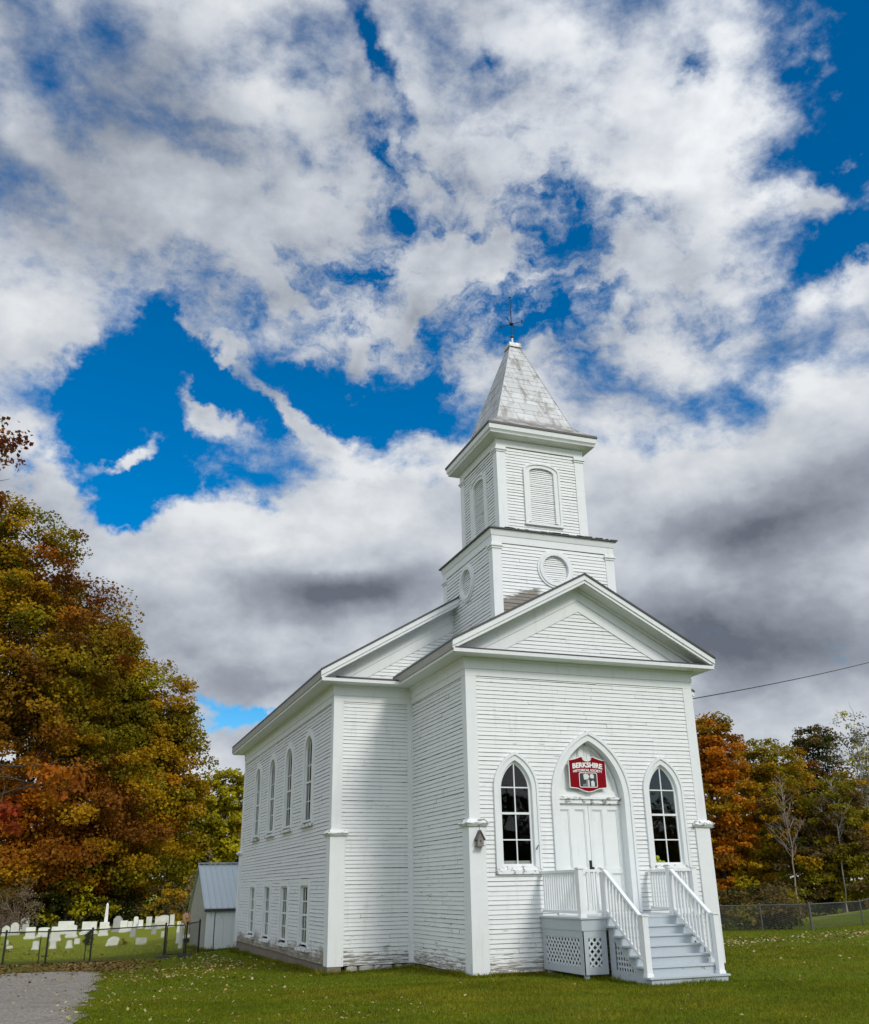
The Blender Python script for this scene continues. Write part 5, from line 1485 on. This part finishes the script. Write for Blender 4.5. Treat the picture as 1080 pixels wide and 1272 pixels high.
bl = [(x, 61 + .1 * (x + 8), .6, 1.9, 1.9) for x in np.arange(-22, 4, 1.7)]
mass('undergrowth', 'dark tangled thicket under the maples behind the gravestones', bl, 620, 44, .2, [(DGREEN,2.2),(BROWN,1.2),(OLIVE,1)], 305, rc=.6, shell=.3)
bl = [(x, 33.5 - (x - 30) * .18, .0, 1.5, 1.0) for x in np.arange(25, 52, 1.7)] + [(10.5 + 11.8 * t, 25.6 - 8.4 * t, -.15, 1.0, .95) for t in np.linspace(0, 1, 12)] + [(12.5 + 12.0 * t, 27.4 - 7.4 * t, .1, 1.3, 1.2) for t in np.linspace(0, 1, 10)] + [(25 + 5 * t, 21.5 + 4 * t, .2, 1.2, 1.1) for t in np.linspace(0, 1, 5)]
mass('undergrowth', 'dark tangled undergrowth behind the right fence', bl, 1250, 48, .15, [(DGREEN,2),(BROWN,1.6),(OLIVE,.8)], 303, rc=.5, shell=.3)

bl = [(x, -62 - .25 * abs(x - 25), 4.5, 4.5, 6.5) for x in np.arange(-45, 90, 5.0)]  # unseen woods, added so the front panes reflect something dark
mass('woods', 'added dark woods behind the camera, darkening the front window reflections', bl, 1100, 30, .7, [(DGREEN,2),(OLIVE,1.2),(RUST,.5)], 304, rc=1.8, shell=.3)
# ------------------------------------------------------------------ grass and fallen leaves
def on_lawn(x, y):
    ok = ~((x < drive_right(y) - .12 + .22 * np.sin(x * 31.0 + y * 17.0) * np.sin(y * 9.0)) & (y < 14.6) & (x > -12.3))
    ok &= ~((x > -.02) & (x < W + .02) & (y > -.05) & (y < D1)); ok &= ~((x > -S) & (x < W + S) & (y > D1) & (y < Y2))
    ok &= ~((x > PX0 - .02) & (x < PX1 + .02) & (y > PY) & (y < 0)); ok &= ~((x > SX0) & (x < SX1) & (y > YB) & (y < PY))
    ok &= ~((x > SXa) & (x < SXb) & (y > SYa) & (y < SYb))
    return ok
def in_view(x, y, pad=.06):
    a = np.arctan2(x + 8.632, y + 21.113); return (a > -.16 - pad) & (a < .86 + pad)
def grass():
    r = np.random.RandomState(77); XS, YS = [], []
    for n, d0, d1 in ((260000, 11.0, 22.0), (150000, 20.0, 34.0), (70000, 32.0, 55.0)):
        a = r.uniform(-.20, .90, n); d = np.sqrt(r.uniform(d0 ** 2, d1 ** 2, n)); x = -8.632 + np.sin(a) * d; y = -21.113 + np.cos(a) * d
        k = on_lawn(x, y) & (y < 46); XS.append(x[k]); YS.append(y[k])
    edges = [((-2.4, 19), (-2.4, 4.0)), ((-2.4, 4.0), (-.1, 4.0)), ((-.12, 4.1), (-.12, -.1)), ((-.1, -.13), (1.7, -.13)), ((1.58, -.1), (1.58, -2.02)), ((1.6, -2.05), (2.2, -2.05)), ((2.18, -2.1), (2.18, -3.6)), ((2.2, -3.62), (4.1, -3.62)), ((4.14, -3.6), (4.14, -2.1)), ((-3.4, 20.4), (-1.8, 20.4)), ((-3.35, 20.4), (-3.35, 25))]
    n0 = sum(len(q) for q in XS)
    for (ax_, ay_), (bx_, by_) in edges:
        L_ = math.hypot(bx_ - ax_, by_ - ay_); q = int(L_ * 420); t = r.rand(q); XS.append(ax_ + (bx_ - ax_) * t + r.normal(0, .05, q)); YS.append(ay_ + (by_ - ay_) * t + r.normal(0, .05, q))
    x = np.concatenate(XS); y = np.concatenate(YS); n = len(x); tall = np.ones(n); tall[n0:] = 1.5 + 1.6 * r.rand(n - n0) * np.clip(.6 + .7 * np.sin(x[n0:] * 2.7 + y[n0:] * 2.1), .1, 1.3); z = gz(x, y); dist = np.hypot(x + 8.6, y + 21.1)
    clump = np.sin(x * 1.7 + np.sin(y * 1.3) * 1.5) * np.sin(y * 1.9 + 1.1 * np.sin(x * .9)); fine = np.sin(x * 7 + 2 * np.sin(y * 5)) * np.sin(y * 8 + x * 3)
    h = tall * (.034 + .010 * clump + .008 * fine) * r.uniform(.5, 1.5, n) * (1 + np.clip(dist - 20, 0, 20) * .012); w = .0055 * r.uniform(.7, 1.4, n) * (1 + np.clip(dist - 14, 0, 30) * .05)
    t = r.uniform(0, 6.283, n); lean = r.normal(0, .55, (n, 2)) * h[:, None]
    dx, dy = np.cos(t) * w, np.sin(t) * w
    V = np.stack([np.stack([x - dx, y - dy, z - .004], 1), np.stack([x + dx, y + dy, z - .004], 1), np.stack([x + lean[:, 0], y + lean[:, 1], z + h], 1)], 1).reshape(-1, 3)
    c = np.array([.125, .162, .005]) * np.ones((n, 3)); big = np.sin(x * .55 + 1.3 * np.sin(y * .31)) * np.sin(y * .48 + .8 * np.sin(x * .37 + 1)); dry = np.clip(.28 + .26 * clump + .30 * big + r.normal(0, .22, n), 0, 1)[:, None]
    c = c * (1 - dry) + np.array([.25, .22, .014]) * dry; c *= r.uniform(.6, 1.35, (n, 1)) * (1 + .16 * np.sin(x * 2.3 + np.sin(y * 1.7) * 2) * np.sin(y * 2.9))[:, None]
    o = np_mesh('grass', V, np.arange(3 * n).reshape(-1, 3), 'grass_blade', tint=c); tag(o, 'short mown green lawn grass round the church', 'grass', kind='stuff')
grass()
def litter():
    r = np.random.RandomState(78); X, Y = [], []
    def patch(n, x0, x1, y0, y1):
        X.append(r.uniform(x0, x1, n)); Y.append(r.uniform(y0, y1, n))
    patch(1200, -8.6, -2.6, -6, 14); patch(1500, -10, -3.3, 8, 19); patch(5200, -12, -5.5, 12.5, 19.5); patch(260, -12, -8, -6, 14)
    patch(260, -7, 9, -10, 2); patch(420, 8, 22, -2, 14); patch(500, -12, -2, 24, 40)
    n = 2600; t = r.rand(n); X.append(9 + t * 22 + r.normal(0, 1.2, n)); Y.append(7.5 + t * 5.5 + r.normal(0, 1.2, n))
    x = np.concatenate(X); y = np.concatenate(Y); ok = (on_lawn(x, y) | ((x < -8) & (y < 14)))
    nz_ = np.sin(x * 1.1 + 2 * np.sin(y * .6)) * np.sin(y * .9 + x * .4); ok &= r.rand(len(x)) < np.clip(.55 + .6 * nz_, .1, 1)
    x, y = x[ok], y[ok]; n = len(x); z = gz(x, y) + .038 * r.uniform(.5, 1.1, n)
    z[(x < drive_right(y)) & (y < 14.6)] -= .018
    s = .026 * r.uniform(.55, 1.5, n) * (1 + np.clip(np.hypot(x + 8.6, y + 21) - 16, 0, 30) * .03); t = r.uniform(0, 6.28, n); tilt = r.normal(0, .35, (n, 2))
    V = []
    for k, (ra, rr) in enumerate(((0, 1.), (.9, .62), (1.57, .95), (2.3, .6), (3.14, 1.0), (3.9, .55), (4.7, .9), (5.5, .62))):
        cx = np.cos(t + ra) * rr * s; cy = np.sin(t + ra) * rr * s; V.append(np.stack([x + cx, y + cy, z + cx * tilt[:, 0] + cy * tilt[:, 1] + .12 * s * (k % 2)], 1))
    V = np.stack(V, 1).reshape(-1, 3)
    pal = np.array([(.46, .37, .15), (.40, .27, .08), (.30, .19, .09), (.20, .11, .05), (.48, .42, .24), (.30, .14, .05)]); c = pal[r.choice(6, n, p=[.30, .2, .14, .10, .24, .02])] * r.uniform(.75, 1.15, (n, 1))
    c[(y > 11.5) & (x < -5.0)] *= np.array([.42, .34, .26])  # leaves before the left fence darkened to paint in its shade band
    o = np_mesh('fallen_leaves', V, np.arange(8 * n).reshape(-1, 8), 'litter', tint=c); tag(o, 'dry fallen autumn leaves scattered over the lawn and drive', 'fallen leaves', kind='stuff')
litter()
